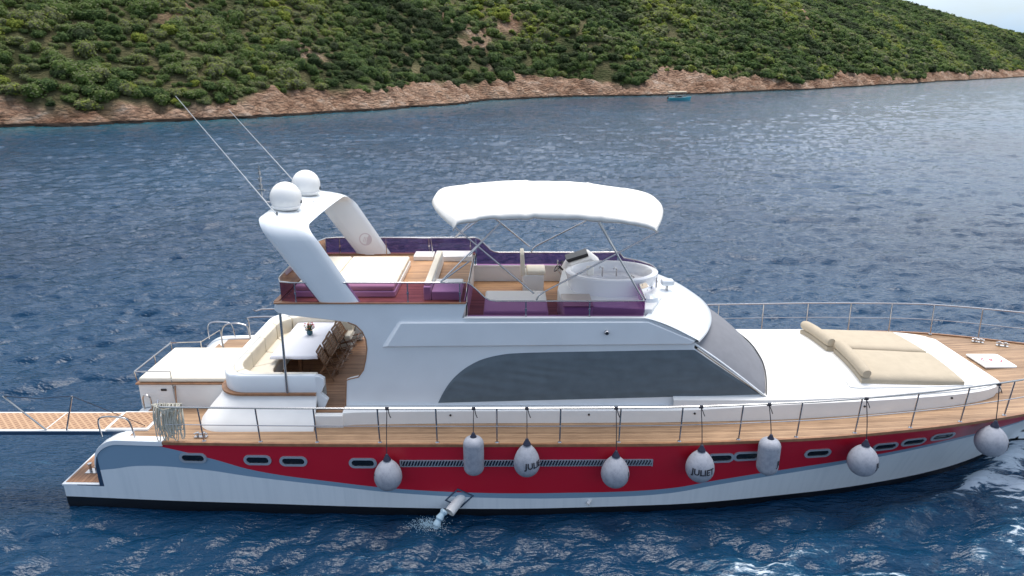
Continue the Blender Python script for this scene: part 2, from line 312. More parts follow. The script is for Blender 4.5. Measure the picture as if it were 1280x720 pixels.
def water_mat():
    m = bpy.data.materials.new('sea_water'); m.use_nodes = True; t = m.node_tree; p = t.nodes['Principled BSDF']; L = t.links.new
    tc = N(t, 'ShaderNodeTexCoord'); sh = N(t, 'ShaderNodeAttribute', attribute_name='shallow'); fo = N(t, 'ShaderNodeAttribute', attribute_name='foam')
    n0 = N(t, 'ShaderNodeTexNoise'); n0.inputs['Scale'].default_value = .035; n0.inputs['Detail'].default_value = 4; L(tc.outputs['Object'], n0.inputs['Vector'])
    r0 = N(t, 'ShaderNodeValToRGB'); r0.color_ramp.elements[0].color = (.0019, .025, .063, 1); r0.color_ramp.elements[1].color = (.0029, .041, .096, 1)
    r0.color_ramp.elements[0].position = .35; r0.color_ramp.elements[1].position = .65; L(n0.outputs['Fac'], r0.inputs[0])
    c1 = N(t, 'ShaderNodeMix', data_type='RGBA'); L(sh.outputs['Fac'], c1.inputs['Factor']); L(r0.outputs[0], c1.inputs['A']); c1.inputs['B'].default_value = (.022, .125, .15, 1)
    # foam: lacy noise cut by the foam attribute
    mpf = N(t, 'ShaderNodeMapping'); mpf.inputs['Scale'].default_value = (.8, 2.2, 1); mpf.inputs['Rotation'].default_value = (0, 0, R(14)); L(tc.outputs['Object'], mpf.inputs[0])
    nf = N(t, 'ShaderNodeTexNoise'); nf.inputs['Scale'].default_value = 1.7; nf.inputs['Detail'].default_value = 9; nf.inputs['Roughness'].default_value = .68; nf.inputs['Distortion'].default_value = .9; L(mpf.outputs[0], nf.inputs['Vector'])
    sb = N(t, 'ShaderNodeMath', operation='MULTIPLY_ADD'); L(fo.outputs['Fac'], sb.inputs[0]); sb.inputs[1].default_value = .43; sb.inputs[2].default_value = -.78
    ad = N(t, 'ShaderNodeMath', operation='ADD'); L(nf.outputs['Fac'], ad.inputs[0]); L(sb.outputs[0], ad.inputs[1])
    rf = N(t, 'ShaderNodeMapRange'); rf.inputs['From Min'].default_value = 0; rf.inputs['From Max'].default_value = .08; L(ad.outputs[0], rf.inputs['Value'])
    # thin aerated blue where the foam thins out
    ra = N(t, 'ShaderNodeMapRange'); ra.inputs['From Min'].default_value = -.13; ra.inputs['From Max'].default_value = .06; ra.inputs['To Max'].default_value = .34; L(ad.outputs[0], ra.inputs['Value'])
    c2 = N(t, 'ShaderNodeMix', data_type='RGBA'); L(ra.outputs[0], c2.inputs['Factor']); L(c1.outputs['Result'], c2.inputs['A']); c2.inputs['B'].default_value = (.04, .17, .28, 1)
    c3 = N(t, 'ShaderNodeMix', data_type='RGBA'); L(rf.outputs[0], c3.inputs['Factor']); L(c2.outputs['Result'], c3.inputs['A']); c3.inputs['B'].default_value = (.55, .62, .68, 1)
    L(c3.outputs['Result'], p.inputs['Base Color'])
    rr = N(t, 'ShaderNodeMapRange'); L(rf.outputs[0], rr.inputs['Value']); rr.inputs['To Min'].default_value = .10; rr.inputs['To Max'].default_value = .7; L(rr.outputs[0], p.inputs['Roughness'])
    p.inputs['IOR'].default_value = 1.33
    # ripples
    hs = None
    for sc, wgt, rot, st in ((1.0, .48, -14, 3.2), (2.9, .30, 8, 2.8), (8, .11, -20, 2.2), (.28, .3, -5, 2.4)):
        mp = N(t, 'ShaderNodeMapping'); mp.inputs['Scale'].default_value = (1, st, 1); mp.inputs['Rotation'].default_value = (0, 0, R(rot)); L(tc.outputs['Object'], mp.inputs[0])
        n = N(t, 'ShaderNodeTexNoise'); n.inputs['Scale'].default_value = sc; n.inputs['Detail'].default_value = 3; n.inputs['Distortion'].default_value = .4; L(mp.outputs[0], n.inputs['Vector'])
        mu = N(t, 'ShaderNodeMath', operation='MULTIPLY_ADD'); L(n.outputs['Fac'], mu.inputs[0]); mu.inputs[1].default_value = wgt
        if hs is None: mu.inputs[2].default_value = 0
        else: L(hs, mu.inputs[2])
        hs = mu.outputs[0]
    b = N(t, 'ShaderNodeBump'); b.inputs['Strength'].default_value = 1; b.inputs['Distance'].default_value = .17; L(hs, b.inputs['Height']); L(b.outputs[0], p.inputs['Normal'])
    return m
sea = water(); sea.data.materials.append(water_mat()); tag(sea, kind='structure')

# ---------------------------------------------------------------- HILLSIDE
def vnoise(x, y, seed, sc):
    rg = np.random.default_rng(seed); T = rg.random((256,256)); u = x/sc; v = y/sc; i = np.floor(u).astype(int); j = np.floor(v).astype(int); a = u-i; b = v-j
    a = a*a*(3-2*a); b = b*b*(3-2*b)
    g = lambda p, q: T[p % 256, q % 256]
    return g(i,j)*(1-a)*(1-b)+g(i+1,j)*a*(1-b)+g(i,j+1)*(1-a)*b+g(i+1,j+1)*a*b
def fbm(x, y, seed, sc, oct=4):
    s = 0; a = 1; tot = 0
    for o in range(oct): s = s+a*vnoise(x+17*o, y-31*o, seed+o, sc/2**o); tot += a; a *= .5
    return s/tot
# arc-length resampled shoreline with normals pointing inland
segl = np.hypot(*(SH[1:]-SH[:-1]).T); arc = np.concatenate([[0], np.cumsum(segl)])
def shore_at(s):
    x = np.interp(s, arc, SH[:,0]); y = np.interp(s, arc, SH[:,1])
    e = 14.; dx = np.interp(s+e, arc, SH[:,0])-np.interp(s-e, arc, SH[:,0]); dy = np.interp(s+e, arc, SH[:,1])-np.interp(s-e, arc, SH[:,1]); l = np.hypot(dx, dy)
    return x, y, -dy/l, dx/l
def ridge_h(x): return np.interp(x, [-200,0,60,123,184,240,296,350,414,480,560,700,800,1000], [130,128,125,122,122,120,116,112,102,82,54,28,20,14])
def hill(s, t):
    """s arc length along the shore, t metres inland -> x, y, z, rockiness"""
    x0, y0, nx, ny = shore_at(s)
    wig = ((fbm(s, 0*s, 40, 14, 4)-.5)*9+(fbm(s, 0*s, 44, 45, 2)-.5)*9)*np.clip(1-t/40, 0, 1); tt = t+0*wig
    x = x0+nx*(tt-wig-2); y = y0+ny*(tt-wig-2)
    rw = 2.5+13*fbm(s, 0*s+3, 51, 30, 3)**1.3+2.5*(fbm(x, y, 52, 6, 2)-.5)+11*np.exp(-((s-s_mark)/17)**2)+6*np.exp(-((s-s_mark2)/13)**2)+5*np.exp(-((s-s_mark3)/12)**2)        # width of the bare rock band
    rk = np.clip((rw-t)/2.2, 0, 1)
    patch = np.clip((fbm(x, y, 210, 15, 4)-.70+.17*np.exp(-((s-s_mark4)/26)**2)*np.clip(1-t/90, 0, 1))*9, 0, 1); rk = np.maximum(rk, patch*.9)
    scarp = 1.2+4.6*fbm(s, 0*s+9, 60, 24, 3)
    base = -1.2+scarp*np.clip(t/6, 0, 1)**.8+.12*t
    Hr = ridge_h(x0); sl = .58+.22*(fbm(x, y, 70, 90, 2)-.5)
    up = np.clip(t-rw*.6, 0, None)
    z = base+Hr*(1-np.exp(-up*sl/Hr))+(fbm(x, y, 80, 34, 4)-.5)*9*np.clip(up/30, 0, 1)
    rn = np.abs(fbm(x+.4*y, y*1.5, 90, 7, 5)-.5)*2; rn2 = fbm(x, y, 99, 2.2, 3)
    z = z+rk*((.42-rn)*4.2*np.clip(t/3, 0, 1)+(rn2-.5)*1.9*np.clip(t/2, .2, 1)+(np.abs(fbm(x*.6+y, (y-x)*.5, 77, 3.1, 3)-.5)*-2.4+.4))
    return x, y, z, rk
s_mark, s_mark2, s_mark3 = (float(np.interp(q, SH[:,0], arc)) for q in (66, -20, -50)); s_mark4 = float(np.interp(18, SH[:,0], arc))
def hillside():
    # s samples: dense where seen near
    s = [20.]
    while s[-1] < arc[-1]-20:
        x, y = np.interp(s[-1], arc, SH[:,0]), np.interp(s[-1], arc, SH[:,1]); dd = math.hypot(x, y)
        s.append(s[-1]+max(.45, dd*.0034)*(1 if y > 80 else 4))
    s = np.array(s); t = np.concatenate([np.arange(0, 14, .4), 14+np.cumsum(1.0*1.045**np.arange(110))]); t = t[t < 900]
    Sg, Tg = np.meshgrid(s, t, indexing='ij'); x, y, z, rk = hill(Sg, Tg)
    idx = np.arange(x.size).reshape(x.shape); q = np.stack([idx[:-1,:-1], idx[1:,:-1], idx[1:,1:], idx[:-1,1:]], 2).reshape(-1, 4)
    o = npmesh('hillside', np.stack([x, y, z], 2).reshape(-1, 3), q)
    at = o.data.attributes.new('rock', 'FLOAT', 'POINT'); at.data.foreach_set('value', rk.ravel().astype(np.float32))
    m = bpy.data.materials.new('rock_and_scrub_soil'); m.use_nodes = True; tr = m.node_tree; p = tr.nodes['Principled BSDF']; L = tr.links.new; p.inputs['Roughness'].default_value = .95; p.inputs['Specular IOR Level'].default_value = .1
    tc = N(tr, 'ShaderNodeTexCoord')
    mp = N(tr, 'ShaderNodeMapping'); mp.inputs['Scale'].default_value = (1, 1, 2.5); mp.inputs['Rotation'].default_value = (R(20), R(25), 0); L(tc.outputs['Object'], mp.inputs[0])
    n = N(tr, 'ShaderNodeTexNoise'); n.inputs['Scale'].default_value = .16; n.inputs['Detail'].default_value = 9; n.inputs['Roughness'].default_value = .7; n.inputs['Distortion'].default_value = 1; L(mp.outputs[0], n.inputs['Vector'])
    r = N(tr, 'ShaderNodeValToRGB'); e = r.color_ramp.elements; e[0].position = .3; e[0].color = (.12, .085, .065, 1); e[1].position = .72; e[1].color = (.68, .60, .52, 1)
    k = e.new(.44); k.color = (.42, .27, .19, 1); k = e.new(.56); k.color = (.56, .40, .30, 1); L(n.outputs['Fac'], r.inputs[0])
    # dark wet foot of the rocks (a real tide stain)
    sp = N(tr, 'ShaderNodeSeparateXYZ'); L(tc.outputs['Object'], sp.inputs[0]); wm = N(tr, 'ShaderNodeMapRange'); L(sp.outputs['Z'], wm.inputs['Value']); wm.inputs['From Min'].default_value = .35; wm.inputs['From Max'].default_value = .6
    cw = N(tr, 'ShaderNodeMix', data_type='RGBA'); L(wm.outputs[0], cw.inputs['Factor']); cw.inputs['A'].default_value = (.045, .035, .03, 1)
    nb = N(tr, 'ShaderNodeTexNoise'); nb.inputs['Scale'].default_value = .045; nb.inputs['Detail'].default_value = 5; nb.inputs['Roughness'].default_value = .65; L(tc.outputs['Object'], nb.inputs['Vector'])
    rb = N(tr, 'ShaderNodeValToRGB'); eb = rb.color_ramp.elements; eb[0].position = .36; eb[0].color = (.60, .50, .44, 1); eb[1].position = .66; eb[1].color = (1.15, 1.12, 1.1, 1); kb = eb.new(.5); kb.color = (.98, .92, .86, 1); L(nb.outputs['Fac'], rb.inputs[0])
    mm = N(tr, 'ShaderNodeMix', data_type='RGBA', blend_type='MULTIPLY'); mm.inputs['Factor'].default_value = 1; L(r.outputs[0], mm.inputs['A']); L(rb.outputs[0], mm.inputs['B']); vc = N(tr, 'ShaderNodeTexVoronoi', feature='DISTANCE_TO_EDGE'); vc.inputs['Scale'].default_value = .42; nd = N(tr, 'ShaderNodeMix', data_type='RGBA', blend_type='LINEAR_LIGHT'); nd.inputs['Factor'].default_value = .35; L(mp.outputs[0], nd.inputs['A']); L(n.outputs['Color'], nd.inputs['B']); L(nd.outputs['Result'], vc.inputs['Vector'])
    vr = N(tr, 'ShaderNodeMapRange'); L(vc.outputs['Distance'], vr.inputs['Value']); vr.inputs['From Max'].default_value = .10; vr.inputs['To Min'].default_value = .62; m2 = N(tr, 'ShaderNodeVectorMath', operation='SCALE'); L(mm.outputs['Result'], m2.inputs[0]); L(vr.outputs[0], m2.inputs['Scale']); L(m2.outputs[0], cw.inputs['B'])
    n2 = N(tr, 'ShaderNodeTexNoise'); n2.inputs['Scale'].default_value = .09; n2.inputs['Detail'].default_value = 8; L(tc.outputs['Object'], n2.inputs['Vector'])
    r2 = N(tr, 'ShaderNodeValToRGB'); e = r2.color_ramp.elements; e[0].position = .35; e[0].color = (.06, .075, .03, 1); e[1].position = .68; e[1].color = (.22, .19, .10, 1); L(n2.outputs['Fac'], r2.inputs[0])
    at = N(tr, 'ShaderNodeAttribute', attribute_name='rock'); c = N(tr, 'ShaderNodeMix', data_type='RGBA'); L(at.outputs['Fac'], c.inputs['Factor']); L(r2.outputs[0], c.inputs['A']); L(cw.outputs['Result'], c.inputs['B']); L(c.outputs['Result'], p.inputs['Base Color'])
    v = N(tr, 'ShaderNodeTexVoronoi', feature='DISTANCE_TO_EDGE'); v.inputs['Scale'].default_value = .55; L(mp.outputs[0], v.inputs['Vector'])
    n3 = N(tr, 'ShaderNodeTexNoise'); n3.inputs['Scale'].default_value = .9; n3.inputs['Detail'].default_value = 9; n3.inputs['Roughness'].default_value = .75; L(mp.outputs[0], n3.inputs['Vector'])
    am = N(tr, 'ShaderNodeMath', operation='MULTIPLY_ADD'); L(v.outputs['Distance'], am.inputs[0]); am.inputs[1].default_value = 1.2; L(n3.outputs['Fac'], am.inputs[2])
    b = N(tr, 'ShaderNodeBump'); b.inputs['Distance'].default_value = 1.6; b.inputs['Strength'].default_value = 1; L(am.outputs[0], b.inputs['Height']); L(b.outputs[0], p.inputs['Normal'])
    o.data.materials.append(m); o.data.polygons.foreach_set('use_smooth', np.ones(len(q), bool)); tag(o, kind='structure')
hillside()

# ---- shrubs
def leafmat():
    m = bpy.data.materials.new('shrub_foliage'); m.use_nodes = True; t = m.node_tree; p = t.nodes['Principled BSDF']; L = t.links.new; p.inputs['Roughness'].default_value = .75; p.inputs['Specular IOR Level'].default_value = .15
    at = N(t, 'ShaderNodeAttribute', attribute_name='tint'); r = N(t, 'ShaderNodeValToRGB'); e = r.color_ramp.elements
    e[0].position = 0; e[0].color = (.060, .078, .038, 1); e[1].position = 1; e[1].color = (.31, .34, .06, 1)
    for pos, c in ((.25, (.088, .142, .048, 1)), (.46, (.155, .222, .058, 1)), (.62, (.215, .215, .135, 1)), (.78, (.23, .29, .06, 1))): k = e.new(pos); k.color = c
    L(at.outputs['Fac'], r.inputs[0]); L(r.outputs[0], p.inputs['Base Color'])
    tl = N(t, 'ShaderNodeBsdfTranslucent'); ms = N(t, 'ShaderNodeMixShader'); ms.inputs[0].default_value = .42; L(r.outputs[0], tl.inputs[0]); L(p.outputs[0], ms.inputs[1]); L(tl.outputs[0], ms.inputs[2]); L(ms.outputs[0], t.nodes['Material Output'].inputs[0]); return m
LM = leafmat()
def crown(rg, nleaf, leaf, seed):
    """leaf quads over and inside several merged lobes, plus low-poly inner lobes: unit radius, flat-bottomed"""
    lobes = [(Vector((0,0,.5)), .72)]
    for i in range(rg.randint(4, 7)):
        a = rg.uniform(0, 6.28); r = rg.uniform(.35, .68); lobes.append((Vector((r*math.cos(a), r*math.sin(a), rg.uniform(.25, .85))), rg.uniform(.28, .46)))
    V, F = [], []
    for c, r in lobes:       # inner lobes
        b = len(V); n = 6
        for j, (rr, zz) in enumerate(((.0,-.8),(.7,-.5),(.86,.1),(.6,.6),(0,.84))):
            for k in range(n): V.append(c+Vector((rr*r*math.cos(k*1.047+j*.5), rr*r*math.sin(k*1.047+j*.5), zz*r)))
        for j in range(4):
            for k in range(n): F.append((b+j*n+k, b+j*n+(k+1) % n, b+(j+1)*n+(k+1) % n, b+(j+1)*n+k))
    T = [-.05]*len(V)
    tot = sum(r*r for c, r in lobes)
    for c, r in lobes:
        for i in range(int(nleaf*r*r/tot)):
            d = Vector((rg.gauss(0,1), rg.gauss(0,1), rg.gauss(.25,1))).normalized(); p = c+d*r*rg.uniform(.86, 1.13)
            if p.z < .05: continue
            nrm = (d+Vector((rg.gauss(0,.34), rg.gauss(0,.34), .35+rg.gauss(0,.34)))).normalized(); u = nrm.orthogonal().normalized(); u = Matrix.Rotation(rg.uniform(0,6.28), 3, nrm) @ u; v = nrm.cross(u)
            s = leaf*rg.uniform(.6, 1.3); b = len(V); V += [p-u*s-v*s*.3, p+v*s*.8, p+u*s+v*s*.1, p-v*s*.7]; F.append((b, b+3, b+2, b+1)); q = rg.gauss(0, .10); T += [q]*4
    return np.array([tuple(v) for v in V]), np.array(F), np.array(T)
def shrubs():
    rg = random.Random(11); rn = np.random.default_rng(5)
    big = [crown(rg, 620, .085, i) for i in range(9)]; small = [crown(rg, 130, .19, i) for i in range(6)]
    s0 = float(np.interp(-110, SH[:,0], arc)); s1 = float(np.interp(700, SH[:,0], arc)); pts = []
    s = s0
    cand = []
    # area-uniform dart throwing with size-dependent density
    n = 190000; S_ = rn.uniform(s0, s1, n); T_ = rn.uniform(3, 330, n)
    x, y, z, rk = hill(S_, T_); dcam = np.hypot(x, y)
    vis_top = 11+.105*y                       # above this the hill leaves the picture
    dens = fbm(x, y, 120, 30, 3); bare = fbm(x, y, 131, 17, 3)
    rad = (.55+1.55*rn.random(n)**1.8)*(.85+.5*dens)*np.clip(.8+dcam/700, 1, 1.5)
    keep = ((rk < .45) | ((T_ > 16) & (rn.random(n) < .22))) & (z < vis_top+6) & (z > .8) & ((bare < .72+.1*rn.random(n)))
    cand = np.where(keep)[0]; grid = {}; chosen = []
    for i in cand:
        gx, gy = int(x[i]//4), int(y[i]//4); ok = True
        for a in (-1,0,1):
            for b in (-1,0,1):
                for j in grid.get((gx+a, gy+b), ()):
                    if (x[i]-x[j])**2+(y[i]-y[j])**2 < (.36*(rad[i]+rad[j]))**2: ok = False; break
                if not ok: break
            if not ok: break
        if ok: grid.setdefault((gx, gy), []).append(i); chosen.append(i)
    chosen = np.array(chosen)
    tint = np.clip(.42+1.5*(fbm(x, y, 140, 30, 3)-.5)+rn.normal(0, .17, n)-.0002*np.clip(dcam-150, 0, 400)-.0*z, .02, .98)
    P_ = math.radians(18.05); zc = y*math.cos(P_)-(z-11)*math.sin(P_); px = 640+865*x/zc; py = 360-865*((z-11)*math.cos(P_)+y*math.sin(P_))/zc
    seen = [i for i in chosen if -10 < px[i] < 1290 and -6 < py[i] < 200]
    top = set(sorted(seen, key=lambda i: -rad[i]/zc[i])[:300])
    # individual shrubs
    kinds = [('rounded very dark green shrub among the scrub on the near hillside above the rocks', .10), ('rounded deep green shrub among the scrub on the near hillside above the rocks', .28),
             ('mid green leafy shrub among the scrub on the near hillside above the rocks', .48), ('dull grey green shrub among the scrub on the near hillside above the rocks', .70), ('bright yellow green shrub among the scrub on the near hillside above the rocks', .90)]
    meshes = {}
    for ki, (lb, tv) in enumerate(kinds):
        for vi in range(9):
            V, F, T = big[vi]; ml = np.array([[0,0,0]])
            me = npmesh('tmp', V, F); o = me; mesh = o.data; bpy.data.objects.remove(o); mesh.name = 'shrub'
            a = mesh.attributes.new('tint', 'FLOAT', 'POINT'); a.data.foreach_set('value', np.clip(T+tv, 0, 1).astype(np.float32)); mesh.materials.append(LM); meshes[ki, vi] = mesh
    for i in sorted(top):
        ki = min(range(5), key=lambda k: abs(kinds[k][1]-tint[i])); o = bpy.data.objects.new('shrub', meshes[ki, rg.randrange(9)]); C.objects.link(o)
        o.location = (x[i], y[i], z[i]-.25*rad[i]); o.rotation_euler = (0, 0, rg.uniform(0, 6.28)); r = rad[i]*1.12; e = rg.uniform(.78, 1.25); o.scale = (r*e, r/e, r*rg.uniform(.65, 1.05))
        tag(o, kinds[ki][0], 'shrub', 'shrubs on the near hillside, '+kinds[ki][0].split(' shrub')[0])
    Vs, Fs, Ts = [], [], []; off = 0
    for i in chosen:
        if i in top: continue
        far = dcam[i] > 260
        V, F, T = (small[rg.randrange(6)] if far else big[rg.randrange(9)])
        if not far:   # middle distance: thinner leaf set
            nb = 6*5*1; 
        a = rg.uniform(0, 6.28); ca, sa = math.cos(a), math.sin(a); r = rad[i]*1.12; hz = r*rg.uniform(.65, 1.05); ex = rg.uniform(.78, 1.25)
        W = np.stack([(V[:,0]*ca-V[:,1]*sa)*r*ex+x[i], (V[:,0]*sa+V[:,1]*ca)*r/ex+y[i], V[:,2]*hz+z[i]-.25*rad[i]], 1)
        Vs.append(W); Fs.append(F+off); Ts.append(np.clip(T+tint[i], 0, 1)); off += len(V)
    o = npmesh('hillside_scrub', np.concatenate(Vs), np.concatenate(Fs)); a = o.data.attributes.new('tint', 'FLOAT', 'POINT'); a.data.foreach_set('value', np.concatenate(Ts).astype(np.float32)); o.data.materials.append(LM)
    tag(o, 'mass of dark green scrub covering the far hillside down to the rocks', 'scrub', kind='stuff')
    print('shrubs', len(chosen), 'faces', sum(len(f) for f in Fs))
shrubs()

# ================================================================ THE YACHT
Y0 = 18.7
yacht = empty('motor_yacht', (0, Y0, 0)); tag(yacht, 'large white motor yacht with red hull band, flybridge and radar arch', 'yacht')
Bt = [(-11.6,3.32),(-8,3.55),(-3,3.66),(3,3.68),(7,3.58),(10,3.34),(11.8,3.08),(13.4,2.75),(14.6,2.25),(16,1.45),(17.3,.7),(18.4,.03)]
Wt = [(-11.6,3.24),(-8,3.44),(-1,3.60),(3.7,3.45),(7.7,2.86),(10.1,2.3),(12.2,1.62),(13.9,.82),(15.2,0),(16.5,-1.0),(18.4,-3)]
St = [(-11.6,2.0),(-5,2.03),(3,2.06),(7,2.14),(10,2.27),(13,2.42),(16,2.60),(18.4,2.8)]
bh = lambda X: interp(Bt, X); sz = lambda X: interp(St, X)
def hw(X, z):
    S = sz(X); b = bh(X); wl = interp(Wt, X)
    if z >= 0: return max(0, wl+(b-wl)*(z/S)**(1.0 if X < 8 else 1+.04*(X-8)))
    return max(0, wl*(1-(min(1, -z/1.2))**2*.6)-(.0))
def ztop(X):
    if X < -10.60: return .64
    q = X+10.60
    if q < .75: return max(.64, sz(X)-.75+math.sqrt(max(0, .75**2-(.75-q)**2)))
    return sz(X)
def hull_mat():
    m = bpy.data.materials.new('hull_paint'); m.use_nodes = True; t = m.node_tree; p = t.nodes['Principled BSDF']; L = t.links.new
    p.inputs['Roughness'].default_value = .3; p.inputs['Coat Weight'].default_value = .15; p.inputs['Coat Roughness'].default_value = .05
    tc = N(t, 'ShaderNodeTexCoord'); s = N(t, 'ShaderNodeSeparateXYZ'); L(tc.outputs['Object'], s.inputs[0])
    mr = N(t, 'ShaderNodeMapRange'); L(s.outputs['X'], mr.inputs['Value']); mr.inputs['From Min'].default_value = -12; mr.inputs['From Max'].default_value = 20
    def curve(tab):
        fc = N(t, 'ShaderNodeFloatCurve'); c = fc.mapping.curves[0]; fc.mapping.use_clip = False
        pts = [((x+12)/32, z/4) for x, z in tab]
        c.points[0].location = pts[0]; c.points[1].location = pts[-1]
        for q in pts[1:-1]: c.points.new(*q)
        fc.mapping.update(); L(mr.outputs[0], fc.inputs['Value'])
        g = N(t, 'ShaderNodeMath', operation='MULTIPLY'); L(fc.outputs[0], g.inputs[0]); g.inputs[1].default_value = 4
        k = N(t, 'ShaderNodeMath', operation='GREATER_THAN'); L(s.outputs['Z'], k.inputs[0]); L(g.outputs[0], k.inputs[1]); return k.outputs[0]
    boot = curve([(-12,.27),(-7,.23),(-2.9,.16),(0,.13),(3.7,.15),(7.6,.13),(10,.10),(20,.06)])
    strp = curve([(-12,.9),(-10.2,1.16),(-9.2,1.30),(-8.06,1.25),(-6.5,1.03),(-4.5,.79),(-2.85,.60),(0,.45),(2,.44),(3.7,.49),(5.3,.72),(7.4,.98),(9.5,1.24),(11.3,1.48),(12.9,1.70),(16,2.10),(20,2.7)])
    red = curve([(-12,2.3),(-9.4,2.0),(-8.7,1.87),(-7.6,1.58),(-6.25,1.18),(-4.5,.92),(-2.85,.73),(-.8,.62),(1.2,.60),(3.7,.65),(5.3,.88),(7.3,1.13),(9.5,1.37),(11.3,1.60),(12.9,1.82),(16,2.22),(20,2.8)])
    n = N(t, 'ShaderNodeTexNoise'); n.inputs['Scale'].default_value = .8; n.inputs['Detail'].default_value = 8; L(tc.outputs['Object'], n.inputs['Vector'])
    mps = N(t, 'ShaderNodeMapping'); mps.inputs['Scale'].default_value = (6, 1, .35); L(tc.outputs['Object'], mps.inputs[0]); ns = N(t, 'ShaderNodeTexNoise'); ns.inputs['Scale'].default_value = 1.3; ns.inputs['Detail'].default_value = 6; L(mps.outputs[0], ns.inputs['Vector'])
    rw = N(t, 'ShaderNodeValToRGB'); rw.color_ramp.elements[0].color = (.68, .73, .76, 1); rw.color_ramp.elements[1].color = (.74, .785, .81, 1); rw.color_ramp.elements[0].position = .28; rw.color_ramp.elements[1].position = .55; L(ns.outputs['Fac'], rw.inputs[0])
    def mix(f, a, b):
        x = N(t, 'ShaderNodeMix', data_type='RGBA'); L(f, x.inputs['Factor'])
        for k, v in (('A', a), ('B', b)):
            if isinstance(v, tuple): x.inputs[k].default_value = (*v, 1)
            else: L(v, x.inputs[k])
        return x.outputs['Result']
    c = mix(boot, (.008, .009, .012), rw.outputs[0]); c = mix(strp, c, (.22, .33, .44)); c = mix(red, c, (.52, .008, .026))
    # dark blue border round the quarter
    xx = N(t, 'ShaderNodeMath', operation='LESS_THAN'); L(s.outputs['X'], xx.inputs[0]); xx.inputs[1].default_value = -10.50
    zz = N(t, 'ShaderNodeMath', operation='GREATER_THAN'); L(s.outputs['Z'], zz.inputs[0]); zz.inputs[1].default_value = .62
    an = N(t, 'ShaderNodeMath', operation='MULTIPLY'); L(xx.outputs[0], an.inputs[0]); L(zz.outputs[0], an.inputs[1])
    c = mix(an.outputs[0], c, (.03, .06, .11)); L(c, p.inputs['Base Color'])
    b = N(t, 'ShaderNodeBump'); b.inputs['Strength'].default_value = .25; b.inputs['Distance'].default_value = .03; L(n.outputs['Fac'], b.inputs['Height']); L(b.outputs[0], p.inputs['Normal'])
    return m
def hull():
    Xs = [-11.6, -11.2, -10.62, -10.599] + frange(-10.57, -9.8, 14) + frange(-9.7, 8, 37) + frange(8.3, 18.4, 46); nr = 22
    mb = MB()
    for sgn in (-1, 1):
        cols = []
        for X in Xs:
            zt = ztop(X); zs = [-1.1+(1.1)*i/4 for i in range(4)]+[zt*(i/(nr-5)) for i in range(nr-4)]
            off = 0.0 if X > -10.79 else .0
            cols.append([(X, sgn*hw(X, z), z) for z in zs])
        mb.grid(cols, closeu=False)
    # transom low and high
    mb.add([(-11.6,-3.1,-1.1),(-11.6,3.1,-1.1),(-11.6,3.26,.64),(-11.6,-3.26,.64)], [(0,1,2,3)])
    h = mb.build('hull', hull_mat(), yacht, smooth=50)
    # transom wall and the rounded corner cap
    tb = MB(); pr = [(-10.60, .6)]+[(x, ztop(x)-.012) for x in frange(-10.599, -9.85, 14)]+[(-9.7, 2.0), (-9.7, .6)]
    tb.prism(pr, -3.24, 3.24); tb.build('transom', 'white', yacht)
    # coping on the quarters
    for sg in (-1, 1):
        cp = MB(); rr = []
        for x in frange(-10.599, -8.7, 26):
            z = ztop(x); y = hw(x, z)*sg; rr.append([(x, y+sg*.03, z-.10), (x, y+sg*.03, z+.035), (x, y-sg*.22, z+.035), (x, y-sg*.22, z-.10)])
        cp.grid(rr, cap=True); cp.build('quarter_coping', 'white', yacht, bevel=.012)
    # deck
    dk = MB(); st = frange(-9.87, 18.3, 80); dk.grid([[(X, -bh(X)+.02 if X > -9.6 else -bh(X)+.2, sz(X)-.02+0), (X, -bh(X)*.5, sz(X)+.005), (X, 0, sz(X)+.012), (X, bh(X)*.5, sz(X)+.005), (X, bh(X)-.02, sz(X)-.02)] for X in st], closeu=False)
    dk.build('side_deck', 'teak', yacht, smooth=0)
    for sg in (-1, 1):
        rr = []
        for X in frange(-8.7, 18.35, 90):
            y = bh(X)*sg; z = sz(X); rr.append([(X, y+sg*.035, z-.05), (X, y+sg*.035, z+.025), (X, y-sg*.04, z+.025), (X, y-sg*.04, z-.05)])
        tr = MB(); tr.grid(rr, cap=True); tr.build('toe_rail', 'trim', yacht, smooth=60)
    # swim platform
    sp = MB(); sp.prism([(-11.63,-3.28),(-10.605,-3.30),(-10.605,3.30),(-11.63,3.28)], .60, .655, 'z'); s = sp.build('swim_platform', 'white', yacht, bevel=.01)
    tk = MB(); tk.prism([(-11.57,-3.2),(-10.62,-3.22),(-10.62,3.22),(-11.57,3.2)], .64, .662, 'z'); tk.build('teak_panel', teak('platform_teak', (.42, .22, .12), 'X', .1), s)
    for cy in (-2.7, 2.7):
        c = MB(); c.box(-11.3,-10.95,cy-.12,cy+.12,.664,.675); c.lathe([(.035,.67),(.035,.86),(.055,.87),(.055,.90),(.0,.905)], (-11.2,cy,0), 12); c.lathe([(.035,.67),(.035,.80),(.0,.805)], (-11.05,cy,0), 12); c.build('mooring_bitt', 'steel', s)
    return h
hullo = hull()

